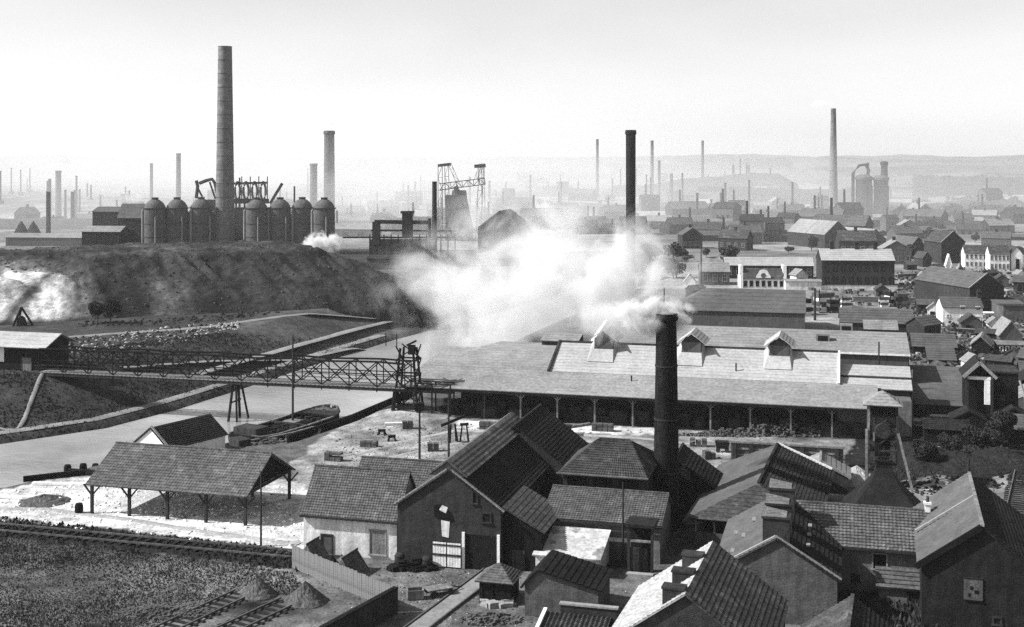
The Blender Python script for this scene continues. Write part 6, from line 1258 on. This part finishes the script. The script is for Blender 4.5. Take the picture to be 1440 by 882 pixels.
def mid_clutter():
    random.seed(41)
    def wl(lab, pts, h=1.6, m='brick'):
        p = [(xat(a, hit(a, b)), hit(a, b)) for a, b in pts]; t = thing('yard_wall', lab, 'wall', (p[0][0], p[0][1], tz(*p[0])))
        for (x1, y1), (x2, y2) in zip(p[:-1], p[1:]): MB().bar((x1 - p[0][0], y1 - p[0][1], h / 2 - .3), (x2 - p[0][0], y2 - p[0][1], h / 2 - .3), .35, h + .6).build('wall', M[m], t); MB().bar((x1 - p[0][0], y1 - p[0][1], h + .06), (x2 - p[0][0], y2 - p[0][1], h + .06), .45, .12).build('coping', M['trim'], t)
    wl('long low yard wall below the dirt road, right of the scrap yard', ((1200, 425), (1322, 428)), 1.5, 'brick_mid'); wl('wall running from the low grey store towards the white house', ((1288, 462), (1322, 450)), 1.5)
    wl('pale low wall in front of the dark terrace along the dirt road', ((1150, 408), (1262, 409)), 1.4, 'plaster'); wl('garden wall between the white house and the dark-gabled shed', ((1345, 470), (1400, 474)), 1.3)
    wl('field wall beyond the dirt road below the grey gabled house', ((1262, 392), (1332, 388)), 1.4, 'brick_mid'); wl('dark yard wall left of the grey cottage at the right edge', ((1395, 462), (1412, 468)), 2.0)
    G = 'small sheds and outhouses between the long shed and the town'; P = []
    spots = [(1290, 440, 'dark outhouse left of the white house'), (1304, 448, 'pale outhouse left of the white house'), (1300, 420, 'small shed by the long low yard wall'), (1232, 418, 'little hut at the middle of the long low yard wall'), (1276, 380, 'shed right of the dark terrace'), (1300, 398, 'low shed beside the dirt road'), (1318, 386, 'pale hut by the white pillar-like gable'), (1352, 470, 'small dark hut in front of the white house'), (1300, 478, 'small flat hut above the wide low tiled roof'), (1390, 470, 'little shed between the white house and the grey cottage'), (1420, 440, 'dark hut by the squat grey house'), (1400, 404, 'shed behind the broad dark gable'), (1425, 412, 'low outhouse at the right edge beyond the broad dark gable'), (1432, 396, 'pale outhouse under the white terraces'), (1392, 392, 'small dark shed under the white terraces'), (1090, 445, 'small lean shed before the wall of the big grey hall'), (975, 420, 'low hut at the left end of the big grey hall'), (1120, 402, 'little shed by the low pale flat building'), (1385, 520, 'small grey roof behind the black shaft house'), (1412, 512, 'dark shed below the white-framed glass shed'), (1432, 524, 'grey shed at the right edge behind the winding house'), (1360, 528, 'low pale roof left of the shaft house'), (1372, 480, 'dark outhouse next to the round-roofed shed'), (1318, 540, 'small dark flat hut on the wide grey roof side')]
    for i, (px, py, lab) in enumerate(spots):
        D = hit(px, py); x = xat(px, D); z = tz(x, D)
        if i < 4:
            f = Fr(px, 0, D=D, th=R((-13, -20, 10, -8)[i])); f.z = z; P.append(house('outhouse', lab, 'outhouse', f, (4.5, 3.2, 5, 3.8)[i], (3.5, 3.2, 3, 4)[i], (2.3, 2.6, 2.0, 2.2)[i], (3.4, 3.9, 2.8, 3.6)[i], 'xyxy'[i], ('brick', 'plaster', 'wood_dark', 'slate')[i], ('slate', 'felt', 'tile', 'tile')[i], n=4, step=.04, caps=False, group=G, doors=(('f', .8, -.2, .9, 1.9, 'wood', 'wood_dark'),)))
        else: s = random.uniform(.8, 1.5); copy_tree(P[i % 4], (x, D, z), R(random.uniform(-50, 40)), lab, (s, s, s))
    k = MB()
    for i in range(2600):
        px, py = random.uniform(1140, 1440), random.uniform(385, 540)
        if px < 1280 and py > 430: continue
        D = F * H / (py - HZ); x = xat(px, D); s = random.uniform(.15, 1.0) ** 1.5 + .12; k.cbox(x, D, tz(x, D) - .1, s * 1.6, s, s * .9, random.uniform(0, 3))
    tag(k.build('yard_debris', M['brickstuff']), kind='stuff')
    k = MB()
    for i in range(900):
        px, py = random.uniform(1140, 1440), random.uniform(385, 540)
        if px < 1280 and py > 430: continue
        D = F * H / (py - HZ); x = xat(px, D); s = random.uniform(.2, .9); k.cbox(x, D, tz(x, D) - .1, s * 1.6, s, s * .7, random.uniform(0, 3))
    tag(k.build('pale_debris', M['stone']), kind='stuff')
    c = leaf_mesh('scrub', 9000, 1, 1, .3, M['leaf']); bpy.data.objects.remove(c); n = 9000
    px = rng.uniform(1262, 1440, n); py = rng.uniform(378, 520, n); D = F * H / (py - HZ); x = (px - 720) * D / F; kp = fbm(x / 9, D / 9, 4, 99) > .06; x, D = x[kp], D[kp]; n = len(x); cz = terrain(x, D) + rng.uniform(0, 1.3, n)
    a = rng.normal(size=(n, 3)); a /= np.linalg.norm(a, axis=1)[:, None]; b = np.cross(a, rng.normal(size=(n, 3))); b /= np.linalg.norm(b, axis=1)[:, None]; q = np.c_[x, D, cz]; s = rng.uniform(.2, .5, (n, 1)); tag(npmesh('scrub', np.stack([q - a * s, q + b * s, q + a * s, q - b * s], 1).reshape(-1, 3), np.arange(4 * n).reshape(-1, 4), M['leaf']), kind='stuff')
mid_clutter()
# tree-less heap foot: two dark bushes, a shelter and a frame under the white face
for px, py, hh, lab in ((137, 455, 5.0, 'left of two dark round bushes under the white cut face'), (155, 456, 5.5, 'right of two dark round bushes under the white cut face')):
    x, y = gp(px, py, 4.2); p = tree_proto(lab, hh, hh * .42, 700, .35, 'bushes under the cut face'); p.location = (x, y, tz(x, y))
x, y = gp(30, 459, 4.2); t = thing('tripod', 'dark tripod frame under the white cut face of the heap', 'tripod', (x, y, 4.2)); 
for a in (0, 2.1, 4.2): MB().bar((3 * math.cos(a), 2 * math.sin(a), -.5), (0, 0, 4.2), .35).build('leg', M['wood_dark'], t)
MB().lathe([(1.3, 0), (.9, 1.8), (.3, 2.3)], 10).build('drum', M['iron'], t)

# ================================================================ STEAM, SMOKE
def steam(name, label, c, rx, ry, rz, dens, nscale, cut, gain=3.0, col=.99, step=.45, seed=0, tilt=0, stretch=(1, 1, 1), fall=1.0):
    m = bpy.data.materials.new(name); m.use_nodes = True; T = m.node_tree; N = T.nodes; L = T.links; N.clear()
    out = N.new('ShaderNodeOutputMaterial'); v = N.new('ShaderNodeVolumePrincipled'); L.new(v.outputs[0], out.inputs['Volume'])
    v.inputs['Color'].default_value = (col, col, col, 1); v.inputs['Anisotropy'].default_value = 0.0
    tc = N.new('ShaderNodeTexCoord'); mp = N.new('ShaderNodeMapping'); mp.inputs['Scale'].default_value = (1 / (rx * S), 1 / (ry * S), 1 / (rz * S)); L.new(tc.outputs['Object'], mp.inputs[0])
    ln = N.new('ShaderNodeVectorMath'); ln.operation = 'LENGTH'; L.new(mp.outputs[0], ln.inputs[0])
    mq = N.new('ShaderNodeMapping'); mq.inputs['Scale'].default_value = stretch; mq.inputs['Location'].default_value = (seed * 3.1, seed * 1.7, seed); L.new(tc.outputs['Object'], mq.inputs[0])
    n = N.new('ShaderNodeTexNoise'); n.inputs['Scale'].default_value = nscale / S; n.inputs['Detail'].default_value = 5; n.inputs['Roughness'].default_value = .62; n.inputs['Distortion'].default_value = .6; L.new(mq.outputs[0], n.inputs['Vector'])
    def mth(op, a, b, cl=False):
        k = N.new('ShaderNodeMath'); k.operation = op; k.use_clamp = cl
        for i, q in enumerate((a, b)):
            if isinstance(q, (int, float)): k.inputs[i].default_value = q
            else: L.new(q, k.inputs[i])
        return k.outputs[0]
    shape = mth('MULTIPLY', mth('SUBTRACT', 1.0, ln.outputs['Value'], True), fall)
    d = mth('SUBTRACT', mth('ADD', shape, mth('MULTIPLY', mth('SUBTRACT', n.outputs[0], .5), gain)), cut, True)
    edge = mth('MULTIPLY', mth('SUBTRACT', 1.0, ln.outputs['Value'], True), 4.0, True)
    L.new(mth('MULTIPLY', mth('MULTIPLY', d, edge), dens / S), v.inputs['Density'])
    m.cycles.volume_step_rate = step
    b = MB(); b.lathe([(math.sin(math.pi * i / 8) * rx if 0 < i < 8 else .01, -math.cos(math.pi * i / 8) * rz) for i in range(9)], 20)
    b.v = [(x, y * ry / rx, z) for x, y, z in b.v]
    o = b.build(name, m); o.location = c; o.rotation_euler = (0, tilt, 0); return tag(o, label, 'steam', kind='stuff')
P3 = lambda px, py, D: (xat(px, D), D, zat(py, D))
steam('steam_cloud', 'large white steam cloud drifting behind the long shed', P3(762, 402, 275), 40, 24, 26, .18, .075, .34, 4.0, seed=1, step=.3)
steam('steam_cloud', 'white steam rising at the left of the long shed', P3(672, 428, 250), 19, 14, 21, .14, .1, .44, 4.6, seed=2, step=.35)
steam('steam_cloud', 'white steam bank just behind the ridge of the long shed', P3(835, 400, 252), 18, 13, 12, .36, .13, .38, 3.8, seed=3, step=.35)
steam('steam_plume', 'dense white plume leaving the black chimney top', P3(920, 445, 137.6), 5.2, 2.2, 2.6, 4.5, .42, .1, 2.0, seed=4, step=.35)
steam('steam_plume', 'thin tail of the plume drifting left from the black chimney', P3(862, 452, 141), 5.5, 3, 3.6, 1.3, .28, .2, 2.0, seed=5)
steam('steam_puff', 'bright white steam puff at the right end of the stoves', P3(453, 345, 470), 9.5, 7, 6.2, 1.6, .3, .25, 2.8, seed=6, step=.35)
steam('steam_puff', 'white steam over the hazy chimney right of the stoves', P3(463, 172, 720), 6, 5, 7, .30, .12, .2, 1.8, seed=7)
steam('steam_cloud', 'pale steam hanging behind the stoves of the ironworks', P3(395, 245, 640), 24, 16, 17, .05, .05, .25, 2.0, seed=8)
steam('steam_cloud', 'pale steam drifting between the stoves and the second furnace', P3(520, 280, 690), 40, 30, 28, .022, .03, .2, 1.8, seed=9)
steam('smoke_cloud', 'grey smoke round the second furnace', P3(680, 318, 590), 30, 20, 15, .035, .05, .28, 2.2, col=.9, seed=10)
steam('steam_puff', 'white puff above the thin hazy chimney behind the stoves', P3(246, 204, 800), 6, 5, 7, .16, .1, .2, 1.8, seed=11)
steam('steam_puff', 'white steam behind the dark works halls left of the stoves', P3(182, 280, 600), 8, 5, 6, .22, .12, .22, 1.8, seed=12)
steam('smoke_plume', 'white smoke blowing left from the tall slender chimney on the right', P3(1155, 146, 930), 14, 6, 4.5, .14, .09, .2, 1.8, seed=13)
steam('smoke_plume', 'dark smudge of smoke from the stubby far left chimney', P3(92, 228, 900), 8, 6, 9, .05, .08, .25, 2.0, col=.45, seed=14)
steam('smoke_cloud', 'thin smoke over the works beside the canal', P3(800, 310, 480), 26, 18, 11, .04, .05, .3, 2.4, col=.93, seed=15)

steam('smoke_cloud', 'thin smoke layer lying over the ironworks and the slag heap beyond the canal', P3(400, 290, 760), 330, 270, 62, .0030, .012, .0, .8, seed=16)
steam('smoke_cloud', 'thin smoke layer lying over the town and slopes on the right', P3(1130, 300, 930), 480, 540, 70, .0017, .006, .0, .8, seed=17)
steam('smoke_cloud', 'thin smoke veiling the far left horizon beyond the ironworks', P3(330, 235, 1700), 900, 620, 130, .0030, .004, .0, .8, seed=18)
# ================================================================ AIR
hz = bpy.data.materials.new('haze'); hz.use_nodes = True; T = hz.node_tree; T.nodes.clear(); o_ = T.nodes.new('ShaderNodeOutputMaterial'); v_ = T.nodes.new('ShaderNodeVolumePrincipled')
v_.inputs['Color'].default_value = (.97, .97, .97, 1); v_.inputs['Density'].default_value = HAZE / S; v_.inputs['Anisotropy'].default_value = .0; T.links.new(v_.outputs[0], o_.inputs['Volume'])
tag(MB().box(-8200, 8200, -60, 7300, -6, 165).build('haze', hz), 'thin industrial haze filling the valley', 'haze', kind='stuff')

# ================================================================ survey units -> metres
sm = Matrix.Scale(S, 4)
for me in bpy.data.meshes: me.transform(sm)
for o in bpy.data.objects: o.location = o.location * S
